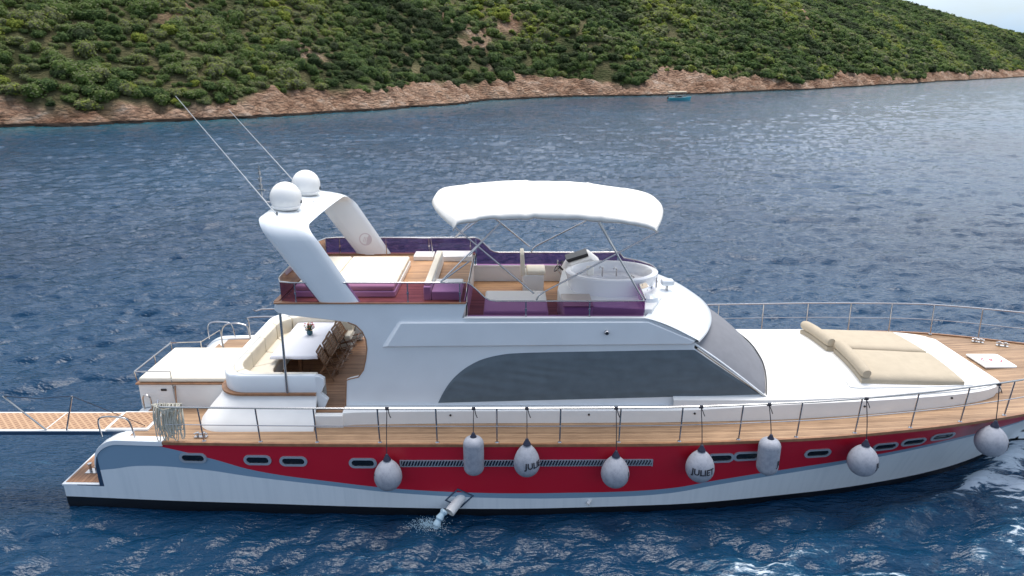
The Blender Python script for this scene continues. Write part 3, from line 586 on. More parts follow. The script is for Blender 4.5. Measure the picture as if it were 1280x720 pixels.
def oval(cx, cz, L, H_, n=24):
    r = H_/2; pts = []
    for k in range(n):
        a = 2*math.pi*k/n; x = math.copysign(max(0, L/2-r), math.cos(a))+r*math.cos(a); pts.append((cx+x, cz+r*math.sin(a)))
    return pts
for X, Z in ((-7.99,1.58),(-6.36,1.55),(-5.46,1.53),(-3.72,1.50),(5.21,1.60),(5.88,1.63),(7.72,1.62),(9.54,1.67),(10.3,1.75),(11.1,1.84)):
    for sg in (-1, 1):
        n = 28; o1 = oval(X, Z, .70, .29, n); o2 = oval(X, Z, .56, .18, n)
        pl = lambda p, off: (p[0], sg*(hw(p[0], p[1])+off), p[1])
        mb = MB(); mb.grid([[pl(p, -.02) for p in o1], [pl(p, .028) for p in o1], [pl(p, .03) for p in o2], [pl(p, -.03) for p in o2]], closev=False)
        f = mb.build('porthole', 'silver', hullo)
        g = MB(); g.add([pl(p, .006) for p in o2], [tuple(range(n))]); g.build('pane', 'glassblk', f, smooth=0)
# louvred vent strip
for sg in (-1, 1):
    v = MB(); a, b = -2.78, 3.50
    def pl(x, z, off): return Vector((x, sg*(hw(x, z)+off), z))
    for z in (1.415, 1.585): v.bar(pl(a, z, .02), pl(b, z+.02, .02), .03, .02)
    for x, in ((a,), (b,)): v.bar(pl(x, 1.40, .02), pl(x, 1.60, .02), .03, .02)
    fr = v.build('vent_grille', 'silver', hullo)
    bk = MB(); bk.grid([[pl(x, 1.42, .008), pl(x, 1.60, .008)] for x in frange(a, b, 20)], closeu=False); bk.build('grille_recess', 'rubber', fr, smooth=0)
    fn = MB()
    for k in range(84):
        x = a+.05+(b-a-.1)*k/83; fn.bar(pl(x-.03, 1.43, .02), pl(x+.03, 1.59, .035), .022, .045, (0,1,0))
    fn.build('louvre_fins', 'silver', fr, smooth=0)

# ---------------- plinth, cockpit base, coachroof
WH = 2.4
def plinth_y(X):  # half-width of the raised house base at deck level
    return interp([(-8.15,2.0),(-7.8,2.55),(-7.2,2.74),(-5,2.80),(-4,2.66),(0,2.60),(6,2.60),(9,2.50),(11,2.32),(12.4,2.08),(13.1,1.78),(13.35,1.5)], X)
mb = MB(); rr = []
for X in frange(-4.38, 13.3, 60):
    y = plinth_y(X); z0 = sz(X)-.05; z1 = interp([(-5,2.40),(4,2.42),(7,2.58),(10,2.66),(13,2.72)], X); t = .06
    rr.append([(X,-y,z0),(X,-y,z1-.02),(X,-y+.03,z1),(X,-y+t+.05,z1+.012),(X,y-t-.05,z1+.012),(X,y-.03,z1),(X,y,z1-.02),(X,y,z0)])
mb.grid(rr, closeu=False, cap=False); n = 8
mb.add(rr[0], [tuple(range(n))]); 
pl_ = mb.build('house_base', 'mould', yacht, smooth=40)
# crowned coachroof over the foredeck
rr = []
def roof_z(X, y):
    w = plinth_y(X)-.08; zc = interp([(5,3.12),(7,3.12),(9,3.05),(11,2.96),(12.6,2.86),(13.3,2.74)], X); ze = interp([(5,2.66),(7,2.66),(10,2.72),(13,2.75),(13.3,2.70)], X)
    q = min(1, abs(y)/w); return zc-(zc-ze)*q**2.6
for X in frange(4.2, 13.12, 40):
    w = plinth_y(X)-.08; rr.append([(X, w*math.sin(a), roof_z(X, w*math.sin(a))) for a in frange(-math.pi/2, math.pi/2, 25)])
Xe = 13.12; w = plinth_y(Xe)-.08
rr2 = [[(p[0]+.14, p[1]*.97, p[2]-.05) for p in rr[-1]], [(p[0]+.26, p[1]*.93, p[2]-.2) for p in rr[-1]], [(p[0]+.30, p[1]*.92, 2.38) for p in rr[-1]]]
mb = MB(); mb.grid([[ (r[0][0], r[0][1]*1.0, 2.38)]+r+[(r[-1][0], r[-1][1], 2.38)] for r in rr+rr2], closeu=False); mb.build('coachroof', 'mould', yacht, smooth=50)
for X in (-1.6, 2.0, 4.75, 9.2, 11.6):      # small fittings along the base
    m_ = MB(); y = -plinth_y(X)-.01; m_.lathe([(.028,-.012),(.028,.012),(0,.014)], (0,0,0), 10); o = m_.build('drain_fitting', 'dark', pl_); o.location = (X, y, sz(X)+.24); o.rotation_euler = (R(90),0,0)

# ---------------- house side walls
wall = [(-4.37,2.42),(-4.30,3.16),(-4.22,3.20),(-3.98,3.26),(-3.84,3.45),(-3.76,3.75),(-3.71,4.05),(-3.72,4.30),(-3.80,4.52),(-3.95,4.69),(-4.15,4.77),(-4.8,4.86),(-5.6,4.95),(-5.88,5.02),(-5.97,5.12),(-5.93,5.25),
        (-1.13,5.27),(-1.26,4.88),(3.45,4.88),(4.66,4.36),(4.66,4.05),(6.62,2.66),(6.66,2.44)]
for sg in (-1, 1):
    mb = MB(); mb.prism(wall, sg*2.26, sg*2.38); hs = mb.build('house_side', 'white', yacht, bevel=.018)
    mb = MB(); mb.tube([(x+.005, sg*2.385, z) for x, z in [(-4.37,2.43)]+wall[1:11]], .016, 6); mb.build('opening_trim', 'trim', hs)
    mb = MB(); rid = [(-3.34,4.08),(-2.90,4.76),(-2.84,4.80),(3.45,4.83),(4.70,4.30),(4.60,4.16)]
    b = [(x, sg*2.37, z) for x, z in rid]; cx, cz = 1, 4.45
    tp = [(-3.16,4.15),(-2.80,4.76),(-2.74,4.785),(3.42,4.81),(4.62,4.29),(4.54,4.22)]; t_ = [(x, sg*2.475, z) for x, z in tp]
    k = len(b); mb.add(b+t_, [tuple(range(k, 2*k))]+[(i, (i+1) % k, k+(i+1) % k, k+i) for i in range(k)]); mb.build('side_ridge', 'white', hs, bevel=.015)
    # fabric window cover with slack wrinkles
    win = [(-1.93,2.52),(-1.80,2.80),(-1.60,3.12),(-1.38,3.36),(-1.10,3.58),(-.75,3.76),(-.35,3.87),(0,3.92),(.6,3.945),(4.68,4.02),(6.48,2.76),(6.42,2.74)]
    def topz(x): return interp([(-1.93,2.53),(-1.80,2.80),(-1.60,3.12),(-1.38,3.36),(-1.10,3.58),(-.75,3.76),(-.35,3.87),(0,3.92),(.6,3.945),(2.6,3.985),(4.66,4.02),(4.72,4.01),(6.46,2.78)], x) if x < 4.66 else 4.02-(x-4.66)/(6.46-4.66)*1.24
    def botz(x): return 2.52+(x+1.93)/(8.4)*.24
    def wr(x, z): return .75*(.010*math.sin(z*24+x*4.3+2*noise.noise(Vector((x*.6, z*2, 0))))*max(0, noise.noise(Vector((x*.7, z*1.1, 4)))+.35)+.012*noise.noise(Vector((x*1.2, z*5, 1)))+.006*noise.noise(Vector((x*3+z*4, z*9-x*3, 7))))
    nxx, nzz = 170, 44; g = []
    for i in range(nxx):
        x = -1.93+8.39*(i/(nxx-1)); a, b_ = botz(x), max(topz(x), botz(x)+.004); col = [(x, sg*2.381, a)]
        for j in range(nzz):
            q = j/(nzz-1); e = min(1, min(q, 1-q)*8, (x+1.93)*5+.05, (6.46-x)*5+.05); z = a+(b_-a)*q; col.append((x, sg*(2.392+e*(.030+wr(x, z))), z))
        col.append((x, sg*2.381, b_)); g.append(col)
    mb = MB(); mb.grid(g, closeu=False); mb.build('window_cover', 'cover', hs, smooth=60, fix=False)
    mb = MB(); mb.tube([(4.72, sg*2.40, 4.07), (6.62, sg*2.40, 2.70)], .022, 8); mb.build('window_trim', 'steel', hs)
    mb = MB(); mb.lathe([(.05,0),(.06,.03),(.06,.10),(.045,.12),(0,.125)], (0,0,0), 16); o = mb.build('side_lamp', 'steel', hs); o.location = (2.38, sg*2.46, 4.55); o.rotation_euler = (R(-90*sg), 0, 0)
    lm = MB(); lm.lathe([(.042,.121),(.03,.135),(0,.14)], (0,0,0), 12); l = lm.build('lens', 'glassblk', o)
# roof/floor slabs
mb = MB(); mb.prism([(-5.9,-2.30),(-1.2,-2.30),(-1.2,2.30),(-5.9,2.30)], 5.10, 5.245, 'z'); mb.build('upper_deck', 'white', yacht, bevel=.01)
mb = MB(); mb.box(-5.85,-1.22,-2.24,2.24,5.243,5.255); mb.build('upper_deck_teak', 'teakfly', yacht, smooth=0)
mb = MB(); mb.box(-1.2,3.9,-2.258,2.258,4.28,4.40); mb.build('flybridge_floor', 'teakfly', yacht, smooth=0)
mb = MB(); mb.box(-1.26,-1.2,-2.258,2.258,4.3,5.24); mb.build('upper_deck_step', 'mould', yacht, smooth=0)
mb = MB(); mb.box(-3.55,-3.45,-2.26,2.26,2.4,5.09); mb.build('saloon_bulkhead', 'mould', yacht)
mb = MB(); mb.box(-3.5,4.2,-2.26,2.26,4.16,4.27); mb.build('saloon_ceiling', 'mould', yacht, smooth=0)
mb = MB()   # tapered overhang lip aft
mb.prism([(-5.97,5.11),(-5.90,5.02),(-3.6,4.98),(-3.6,5.09),(-5.93,5.24)], -2.262, 2.262); mb.build('overhang', 'white', yacht, bevel=.02)
# teak cap on the bulwark
for sg in (-1, 1):
    mb = MB(); mb.box(-5.95,-1.15, min(sg*2.22,sg*2.42), max(sg*2.22,sg*2.42), 5.268,5.30); mb.build('bulwark_cap', 'trim', yacht, bevel=.008)
    mb = MB(); mb.box(-1.2,3.35, min(sg*2.22,sg*2.44), max(sg*2.22,sg*2.44), 4.882,4.915); mb.build('bulwark_ledge', 'mould', yacht, bevel=.012)
mb = MB(); mb.box(-5.98,-5.86,-2.3,2.3,5.262,5.31); mb.build('aft_cap', 'trim', yacht, bevel=.008)
# ---------------- brow + windscreen cover
def lip(y):   # forward lip of the brow
    q = abs(y)/2.45; return 5.55-.82*q**2.2
def lipz(y): q = abs(y)/2.45; return 4.44-.13*q**2
rr = []
for j, s_ in enumerate(frange(0, 1, 14)):
    row = []
    for y in frange(-2.46, 2.46, 33):
        q = abs(y)/2.46; x0 = 3.30+.75*(1-q**2); x = x0+(lip(y)-x0)*s_; ze = 4.92+.10*(1-q**2); z = ze+(lipz(y)-ze)*(s_**1.35) + .10*math.sin(s_*math.pi)*(1-q**4)
        row.append((x, y, z))
    rr.append(row)
rr.append([(lip(y)+.015, y*.995, lipz(y)-.06) for y in frange(-2.46, 2.46, 33)])
rr.append([(lip(y)-.16, y*.965, lipz(y)-.12) for y in frange(-2.46, 2.46, 33)])
rr.append([(4.2, y*.96, 4.2) for y in frange(-2.46, 2.46, 33)])
mb = MB(); mb.grid(rr, closeu=False); mb.build('brow', 'white', yacht, smooth=42)
rr = []
for s_ in frange(0, 1, 26):
    row = []
    for y in frange(-1, 1, 45):
        q = abs(y); xt = lip(y*2.4)-.16; zt = lipz(y*2.4)-.10; xb = 6.98-.36*q**2.4; zb = roof_z(xb, y*2.36)+.02 if q < .99 else 2.70
        x = xt+(xb-xt)*s_; z = zt+(zb-zt)*s_+.13*math.sin(s_*math.pi)*(1-.7*q**3); yy = y*(2.27+.08*s_)
        z += .010*noise.noise(Vector((x*2, yy*2, 3)))+.006*math.sin(yy*5+x*2); row.append((x, yy, z))
    rr.append(row)
mb = MB(); mb.grid(rr, closeu=False); wc = mb.build('windscreen_cover', 'wcover', yacht, smooth=60)
for sg in (-1, 1):
    mb = MB(); mb.tube([(r[-1 if sg > 0 else 0][0]-.01, r[-1 if sg > 0 else 0][1]+sg*.01, r[0][2]+.0) for r in rr], .028, 8); mb.build('cover_hem', 'white', wc)
mb = MB(); mb.tube([(p[0]+.03, p[1], p[2]+.01) for p in rr[-1]], .02, 6); mb.build('base_hem', 'dark', wc)
# searchlight and horn on the brow
mb = MB(); mb.lathe([(.20,0),(.24,.10),(.20,.24),(.10,.30),(0,.31)], (3.62,-1.5,4.92), 20); sl = mb.build('searchlight_base', 'white', yacht)
mb = MB(); mb.box(-.17,.17,-.13,.13,.0,.16); o = mb.build('searchlight', 'white', yacht, bevel=.05); o.location = (4.28,-.5,5.16)
mb = MB(); mb.box(.165,.175,-.09,.09,.03,.13); mb.build('lens', 'glassblk', o)
mb = MB(); mb.box(-.03,.03,-.05,.05,-.22,.01); mb.build('bracket', 'steel', o)

# ---------------- cockpit
mb = MB(); mb.prism([(-7.45,-2.0),(-7.0,-2.5),(-3.5,-2.62),(-3.5,2.62),(-7.0,2.5),(-7.45,2.0)],2.2,2.35,'z'); mb.build('cockpit_floor', 'teakred', yacht, smooth=0)
for sg in (-1, 1): mb = MB(); mb.box(-5.10,-4.36,min(sg*2.80,sg*2.62),max(sg*2.80,sg*2.62),2.0,2.36); mb.build('cockpit_sill', 'mould', yacht, bevel=.02)
# base flaring out below the coaming (one continuous U)
def upath(off, n=10, yend=-1):
    """U-shaped plan path, from near side entry round the stern to the far side entry"""
    r = .75; xa = -7.62-off; yb = 2.40+off; pts = [(-5.08, -yb)]
    for k in range(n+1): a = math.pi/2*k/n; pts.append((xa+r-r*math.sin(a), -yb+r-r*math.cos(a)))
    for k in range(n+1): a = math.pi/2*k/n; pts.append((xa+r-r*math.cos(a), yb-r+r*math.sin(a)))
    pts.append((-5.08, yb)); return pts
levels = [(2.0,.60),(2.10,.57),(2.3,.42),(2.55,.20),(2.80,.05),(2.80,-.1)]
mb = MB(); mb.grid([[(x,y,z) for x, y in upath(o_)] for z, o_ in levels], closeu=False); 
for e in (0, -1): mb.add([(upath(o_)[e][0], upath(o_)[e][1], z) for z, o_ in levels], [tuple(range(len(levels)))])
mb.build('cockpit_base', 'mould', yacht, smooth=50)
mb = MB(); mb.grid([[(x,y,z) for x, y in upath(o_)] for z, o_ in ((2.79,.0),(2.79,.13),(2.84,.13),(2.84,.0))], closeu=False, closev=True); mb.build('coaming_ledge', 'trim', yacht, smooth=50)
mb = MB(); mb.grid([[(x,y,z) for x, y in upath(o_)] for z, o_ in ((2.842,-.14),(2.842,.035),(3.26,.05),(3.31,.02),(3.31,-.10),(3.26,-.14))], closeu=False, closev=True)
for e in (0, -1): mb.add([(upath(o_)[e][0], upath(o_)[e][1], z) for z, o_ in ((2.842,-.14),(2.842,.035),(3.26,.05),(3.31,.02),(3.31,-.10),(3.26,-.14))], [tuple(range(6))])
mb.build('coaming', 'white', yacht, smooth=50)
# end scroll of the coaming by the entry
for sg in (-1, 1):
    mb = MB(); mb.prism([(-5.10,2.36),(-4.92,2.36),(-4.80,2.62),(-4.98,2.80),(-4.86,3.05),(-4.86,3.22),(-4.98,3.30),(-5.10,3.30)], sg*2.28, sg*2.44); mb.build('coaming_end', 'white', yacht, bevel=.02)
sofa_p = MB(); sofa_p.grid([[(x,y,z) for x, y in upath(o_)] for z, o_ in ((2.36,-.85),(2.70,-.85),(2.70,-.15),(2.36,-.15))], closeu=False, closev=True)
sofa = sofa_p.build('cockpit_sofa', 'mould', yacht, smooth=50)
def ucush(i0, i1, name, offs, z0, z1, bev):
    up = upath; n = len(upath(0)); rows = []
    mb = MB(); A = upath(offs[0]); B = upath(offs[1]); idx = range(i0, i1+1)
    def sh(P, i, f):  # tiny shrink at ends for the seams
        if i == i0: q = .0+f; a, b = P[i0], P[i0+1]
        elif i == i1: q = f; a, b = P[i1], P[i1-1]
        else: return P[i]
        l = math.dist(a, b) or 1; q = min(.4, q/l); return (a[0]+(b[0]-a[0])*q, a[1]+(b[1]-a[1])*q)
    sec = []
    for i in idx:
        a = sh(A, i, .012); b = sh(B, i, .012); sec.append([(a[0],a[1],z0),(a[0],a[1],z1),(b[0],b[1],z1),(b[0],b[1],z0)])
    mb.grid(sec, cap=True); return mb.build(name, 'cream', sofa, bevel=bev, smooth=60)
n_ = len(upath(0))
for a, b in ((0,1),(1,6),(6,11)): 
    pass
# split the long runs so the seams fall where cushions meet
_u = upath
def upath_dense(off): 
    P = _u(off); out = []
    for i in range(len(P)-1):
        k = 5 if math.dist(_u(0)[i], _u(0)[i+1]) > 1 else 1
        for j in range(k): out.append((P[i][0]+(P[i+1][0]-P[i][0])*j/k, P[i][1]+(P[i+1][1]-P[i][1])*j/k))
    return out+[P[-1]]
upath = upath_dense
nn = len(upath(0)); cuts = [0, 3, 10, 16, 18, 20, 26, 33, nn-1]
cuts = sorted(set(c for c in cuts if c < nn))
for a, b in zip(cuts[:-1], cuts[1:]):
    ucush(a, b, 'seat_cushion', (-.90, -.30), 2.70, 2.83, .03)
    ucush(a, b, 'back_cushion', (-.32, -.145), 2.80, 3.27, .04)
upath = _u
# awning pole
for sg in (-1, 1):
    mb = MB(); mb.tube([(-5.83, sg*2.47, 2.842), (-5.83, sg*2.36, 4.98)], .032, 12); mb.build('deck_pillar', 'steel', yacht)

# ---------------- aft lounging box
mb = MB(); mb.box(-10.15,-7.7,-1.65,.50,2.0,2.70); bx = mb.build('aft_locker', 'mould', yacht, bevel=.02)
mb = MB(); mb.box(-10.2,-7.7,-1.70,.55,2.70,2.745); mb.build('wood_edge', 'trim', bx, bevel=.01)
mb = MB(); mb.box(-9.55,-9.40,-1.665,-1.65,2.50,2.56); mb.build('vent_slot', 'dark', bx, smooth=0)
mb = MB(); mb.tube([(-9.15,-1.66,2.66),(-9.05,-1.95,2.03)], .018, 8); mb.build('prop_rod', 'trim', bx)

# ---------------- rails
def rail_side(sg):
    off = .0; top = []; mid = []
    for X in frange(-8.55, 18.1, 70):
        y = max(.04, bh(X)+.02-.04); z = sz(X); hgt = interp([(-8.6,.98),(3,1.0),(18,1.02)], X); top.append((X, sg*(y+.02), z+hgt)); mid.append((X, sg*(y+.01), z+.5))
    mb = MB(); mb.tube([(-8.75, sg*3.3, sz(-8)+.55+.5), (-8.72, sg*3.42, sz(-8)+.95)]+top, .024, 8); mb.tube(mid, .013, 6)
    r = mb.build('guard_rail', 'steel', yacht)
    for X in (-7.67,-6.25,-4.83,-3.27,-1.85,-.37,1.18,2.64,4.14,5.61,7.06,8.55,10.0,11.35,12.6,13.8,15.0,16.2,17.4):
        y = bh(X)-.07; z = sz(X); mb = MB(); mb.tube([(X, sg*y, z), (X, sg*(bh(X)), z+.985)], .02, 8); mb.lathe([(.055,0),(.055,.02),(.03,.045)], (X, sg*y, z+.0), 12); mb.build('stanchion', 'steel', r)
    return r
rail_near = rail_side(-1); rail_far = rail_side(1)
def hoop(name, pts, r=.022, parent=yacht, m='steel'):
    mb = MB(); mb.tube(smoothpath(pts, 6), r, 8); return mb.build(name, m, parent)
hoop('boarding_hoop', [(-10.35,-3.25,2.02),(-10.35,-3.28,2.45),(-10.2,-3.3,2.60),(-9.75,-3.32,2.60),(-9.55,-3.32,2.48),(-9.48,-3.32,2.03)])
hoop('boarding_hoop', [(-10.0,-1.80,2.02),(-10.0,-1.80,2.35),(-9.9,-1.80,2.45),(-9.8,-1.80,2.35),(-9.8,-1.80,2.02)])
hoop('boarding_hoop', [(-10.35,3.25,2.02),(-10.35,3.28,2.45),(-10.2,3.3,2.60),(-9.75,3.32,2.60),(-9.55,3.32,2.48),(-9.48,3.32,2.03)])
# rail round the aft locker
mb = MB(); mb.tube([(-10.22,-1.55,2.75),(-10.22,-1.60,3.05),(-9.25,-1.60,3.05),(-9.15,-1.75,2.05)], .018, 8)
mb.tube([(-10.22,-1.60,3.05),(-10.22,.50,3.02),(-9.35,.58,3.02),(-8.75,.62,3.38),(-8.7,.62,2.76)], .02, 8)
for p in ((-10.22,-.5),(-10.22,.50),(-9.35,.56)): mb.tube([(p[0],p[1],2.75),(p[0],p[1],3.05)], .016, 8)
mb.build('locker_rail', 'steel', bx)
hoop('stair_hoop', [(-8.85,.9,2.05),(-8.85,.9,3.1),(-8.65,.9,3.45),(-8.15,.9,3.45),(-8.0,.9,3.2),(-8.0,.9,2.05)])
hoop('stair_hoop', [(-8.5,2.2,2.05),(-8.5,2.2,3.0),(-8.4,2.2,3.2),(-7.0,2.2,3.22)])
# cleats on the side deck
def cleat(x, y, z, rz=0):
    mb = MB(); mb.box(-.16,.16,-.06,.06,0,.012)
    for s in (-.08, .08): mb.lathe([(.028,0),(.028,.09),(.045,.10),(.045,.12),(0,.125)], (s,0,0), 12)
    mb.tube([(-.17,0,.085),(.17,0,.085)], .018, 8); o = mb.build('cleat', 'steel', yacht); o.location = (x,y,z); o.rotation_euler = (0,0,rz)
for sg in (-1, 1):
    cleat(-7.85, sg*3.25, sz(-8)+.002); cleat(15.35, sg*1.35, sz(15.35)+.005, -sg*.5); cleat(14.85, sg*1.75, sz(14.85)+.0, -sg*.5)

# ---------------- gangway
gw = MB(); gw.box(-15.2,-10.45,-2.95,-1.95,1.93,2.02); gw.box(-10.42,-9.35,-2.93,-1.97,1.97,2.05); g = gw.build('gangway', 'mould', yacht, bevel=.012)
mb = MB(); mb.box(-15.15,-12.02,-2.88,-2.02,2.015,2.028); mb.box(-11.98,-10.5,-2.88,-2.02,2.015,2.028); mb.box(-10.38,-9.42,-2.86,-2.04,2.045,2.058)
def grating():
    m = bpy.data.materials.new('gangway_grating'); m.use_nodes = True; t = m.node_tree; p = t.nodes['Principled BSDF']; p.inputs['Roughness'].default_value = .7
    tc = N(t, 'ShaderNodeTexCoord'); mp = N(t, 'ShaderNodeMapping'); mp.inputs['Scale'].default_value = (7.5,7.5,7.5); b = N(t, 'ShaderNodeTexBrick', offset=.0); b.inputs['Color1'].default_value = (.26,.14,.08,1); b.inputs['Color2'].default_value = (.32,.18,.10,1); b.inputs['Mortar'].default_value = (.46,.29,.17,1)
    b.inputs['Scale'].default_value = 1; b.inputs['Mortar Size'].default_value = .17; b.inputs['Brick Width'].default_value = 1; b.inputs['Row Height'].default_value = 1; b.inputs['Mortar Smooth'].default_value = .2
    mp.inputs['Rotation'].default_value = (0,0,R(45))
    t.links.new(tc.outputs['Object'], mp.inputs[0]); t.links.new(mp.outputs[0], b.inputs['Vector']); t.links.new(b.outputs[0], p.inputs['Base Color']); return m
mb.build('tread_grating', grating(), g, smooth=0)
mb = MB(); mb.box(-15.2,-9.4,-2.965,-2.935,1.90,1.99); mb.build('gangway_edge', 'darkblue', g, smooth=0)
for (a, b_) in (((-11.95,-2.92,2.0),(-12.85,-2.95,3.0)), ((-11.45,-2.92,2.0),(-11.1,-2.95,3.0))):
    mb = MB(); mb.tube([a, b_], .022, 8); mb.build('gangway_post', 'steel', g)
mb = MB(); mb.tube([(-12.85,-2.95,3.0),(-12.0,-2.95,2.93),(-11.1,-2.95,3.0)], .008, 5); mb.tube([(-11.1,-2.95,3.0),(-9.4,-2.93,2.15)], .009, 5); mb.build('gangway_lifeline', 'ropeblk', g)

# ---------------- radar arch
def arch():
    mb = MB(); secs = []
    # side profile per level: (z, xaft, xfwd); path runs up the near leg, across, down the far leg
    def leg(z): q = (z-5.3)/2.05; return (-4.86-1.40*q, -3.80-1.24*q)
    ys = 2.32
    path = []
    for z in frange(5.28, 6.85, 9): path.append(('L', z))
    secs = []
    for z in frange(5.28, 6.85, 9):
        a, f = leg(z); y = 2.30-.02*(z-5.3); secs.append(((a, f), -y, z, 0))
    cor = 8; r = .48; zc = 6.87; yc = 2.27-r
    for k in range(1, cor+1):
        an = math.pi/2*k/cor; z = zc+r*math.sin(an); y = yc+r*math.cos(an); a, f = leg(z); secs.append(((a, f), -y, z, an))
    top = zc+r; a, f = leg(top)
    for y in frange(-yc, yc, 11)[1:-1]: secs.append(((a-.02*(1-(y/yc)**2), f), y, top+.03*(1-(y/yc)**2), math.pi/2))
    secs2 = [(s[0], -s[1], s[2], s[3]) for s in secs[:9+cor]][::-1]
    al = secs+secs2; rings = []
    n = len(al)
    for i, ((a, f), y, z, an) in enumerate(al):
        p0 = al[max(0, i-1)]; p1 = al[min(n-1, i+1)]; t = Vector((0, p1[1]-p0[1], p1[2]-p0[2])).normalized(); nv = Vector((0, -t.z, t.y))   # outward
        th = .17; w = (f-a); ring = []
        tl = -.10 if abs(y) < 1.8 else 0
        for (u, v) in ((0,.0),(.05,.5),(.14,.85),(.3,1),(.7,1),(.86,.85),(.95,.5),(1,0),(.95,-.5),(.86,-.85),(.3,-1),(.14,-.85)):
            zz = z+nv.z*v*th/2; ring.append((a+w*u, y+nv.y*v*th/2, zz-u*.16*min(1, an/1.2)))
        rings.append(ring)
    mb.grid(rings, cap=True); return mb.build('radar_arch', 'white', yacht, smooth=60)
ar = arch()
for i, (x, y) in enumerate(((-5.82,-1.05),(-5.88,1.0))):
    zt = 7.33
    mb = MB(); mb.lathe([(.10,0),(.16,.03),(.16,.07),(.10,.09)], (x,y,zt), 20); b_ = mb.build('dome_mount', 'steel', ar)
    mb = MB(); r = .395
    prof = [(.24,.06),(.33,.09),(.385,.16)]+[(r*math.cos(a), .36+r*math.sin(a)*1.04) for a in frange(-.45, math.pi/2-.02, 18)]+[(.0, .36+r*1.04)]
    mb.lathe(prof, (x,y,zt), 36); dm = mb.build('satellite_dome', 'mould', ar, smooth=50)
    mb = MB(); mb.box(x+.37,x+.40,y-.03,y+.03,zt+.22,zt+.30); mb.build('dome_vent', 'dark', dm)
for y, tip in ((-1.75,(-7.95,-1.75,10.25)), (1.35,(-7.95,1.3,9.75))):
    bs = (-5.85 if y < 0 else -6.05, y, 7.38); mb = MB(); mb.tube([bs, tip], [.014, .006], 6); a_ = mb.build('whip_antenna', 'mould', ar)
    mb = MB(); mb.lathe([(.07,0),(.07,.02),(.03,.03),(.025,.14),(0,.15)], (bs[0], bs[1], 7.33), 12); mb.build('antenna_base', 'steel', a_)
mb = MB(); mb.tube([(-6.2,.1,7.3),(-6.75,.1,7.36),(-6.85,.1,7.5),(-6.85,.1,8.35)], .02, 8)
for z, r in ((7.75,.05),(7.92,.05),(8.1,.035)): mb.lathe([(r,0),(r,.10),(.0,.11)], (-6.85,.1,z), 12)
mb.box(-6.95,-6.75,.05,.15,7.66,7.70); mb.build('light_mast', 'steel', ar)
mb = MB(); mb.lathe([(.035,0),(.03,.03),(0,.035)], (-5.5,-1.2,7.33), 10); mb.lathe([(.035,0),(.03,.03),(0,.035)], (-5.5,.3,7.33), 10); mb.lathe([(.12,0),(.12,.02),(.0,.025)], (-5.55,.1,7.34), 16); mb.build('cable_gland', 'steel', ar)
# round emblem on the inner face of the far leg
mb = MB(); mb.lathe([(.20,0),(.20,.008),(.165,.009),(.165,.002)], (0,0,0), 32)
e = mb.build('round_emblem', 'emblem', ar); e.location = (-4.55, 2.215, 5.78); e.rotation_euler = (R(90),0,0)
mb = MB()
for k in (-1, 0, 1): mb.bar((k*.05-.02,-.08,.01),(k*.05+.03,.08,.01), .018, .01)
mb.build('emblem_strokes', 'emblem', e)

# ---------------- flybridge glazing
def glass_run(pts, z0f, z1f, capf, posts, name='wind_deflector', raily=None):
    """pts: plan polyline; z0f/z1f lists of bottom and top heights per point"""
    mb = MB(); mb.grid([[(x, y, a), (x, y, b)] for (x, y), a, b in zip(pts, z0f, z1f)], closeu=False); g = mb.build(name, 'purple', yacht, smooth=40, fix=False)
    mb = MB(); mb.tube([(x, y, b+.012) for (x, y), b in zip(pts, z1f)], .02, 8); mb.build('glass_rail', 'steel', g)
    for (x, y, a, b) in posts:
        mb = MB(); mb.tube([(x, y*1.006, a-.03), (x, y*1.006, b)], .016, 8); mb.lathe([(.03,0),(.03,.05)], (x, y*1.006, (a+b)/2-.03), 8); mb.lathe([(.035,0),(.03,.04)], (x, y*1.006, a-.02), 8); mb.build('glass_post', 'steel' , g)
    return g
yg = 2.33
pa = [(-1.14,-yg),(-2,-yg),(-3,-yg),(-4.6,-yg),(-5.5,-yg),(-5.8,-yg+.1),(-5.93,-yg+.45),(-5.96,-1.2),(-5.97,0),(-5.96,1.2),(-5.93,yg-.45),(-5.8,yg-.1),(-5.5,yg),(-4.6,yg),(-3,yg),(-2,yg),(-1.14,yg)]
ta = [5.79]*len(pa); 
glass_run(pa, [5.30]*len(pa), ta, None, [(-5.4,-yg,5.3,5.78),(-2.6,-yg,5.3,5.78),(-1.3,-yg,5.3,5.78),(-5.4,yg,5.3,5.78),(-2.6,yg,5.3,5.78),(-1.3,yg,5.3,5.78),(-4.9,yg,5.3,5.78)])
for sg in (-1, 1):
    P = [(-1.12,sg*yg),(-1.02,sg*yg),(-.85,sg*yg),(-.68,sg*yg),(-.55,sg*yg),(-.4,sg*yg),(1,sg*yg),(2.2,sg*yg),(3.32,sg*yg)]
    T = [5.79,5.74,5.58,5.40,5.33,5.31,5.31,5.31,5.32]
    glass_run(P, [4.915]*9, T, None, [(.35,sg*yg,4.92,5.30),(1.95,sg*yg,4.92,5.30)])
    mb = MB(); mb.bar((-1.16,sg*2.335,4.92),(-1.13,sg*2.335,5.29), .03, .03); mb.build('glass_end', 'dark', yacht)
fy = [-2.28,-1.9,-1.5,-1.3]+frange(-1.2, 1.2, 17)+[1.3,1.5,1.9,2.28]
fr = [(3.35+.70*max(0, 1-(abs(y)/1.3)**2.2), y) for y in fy]
glass_run(fr, [4.97]*len(fy), [5.34+.12*max(0, 1-(abs(y)/2.28)**2) for y in fy], None, [(3.62,-1.0,4.95,5.42),(4.02,-.35,4.98,5.45),(4.02,.35,4.98,5.45),(3.62,1.0,4.95,5.42)], 'front_windbreak')

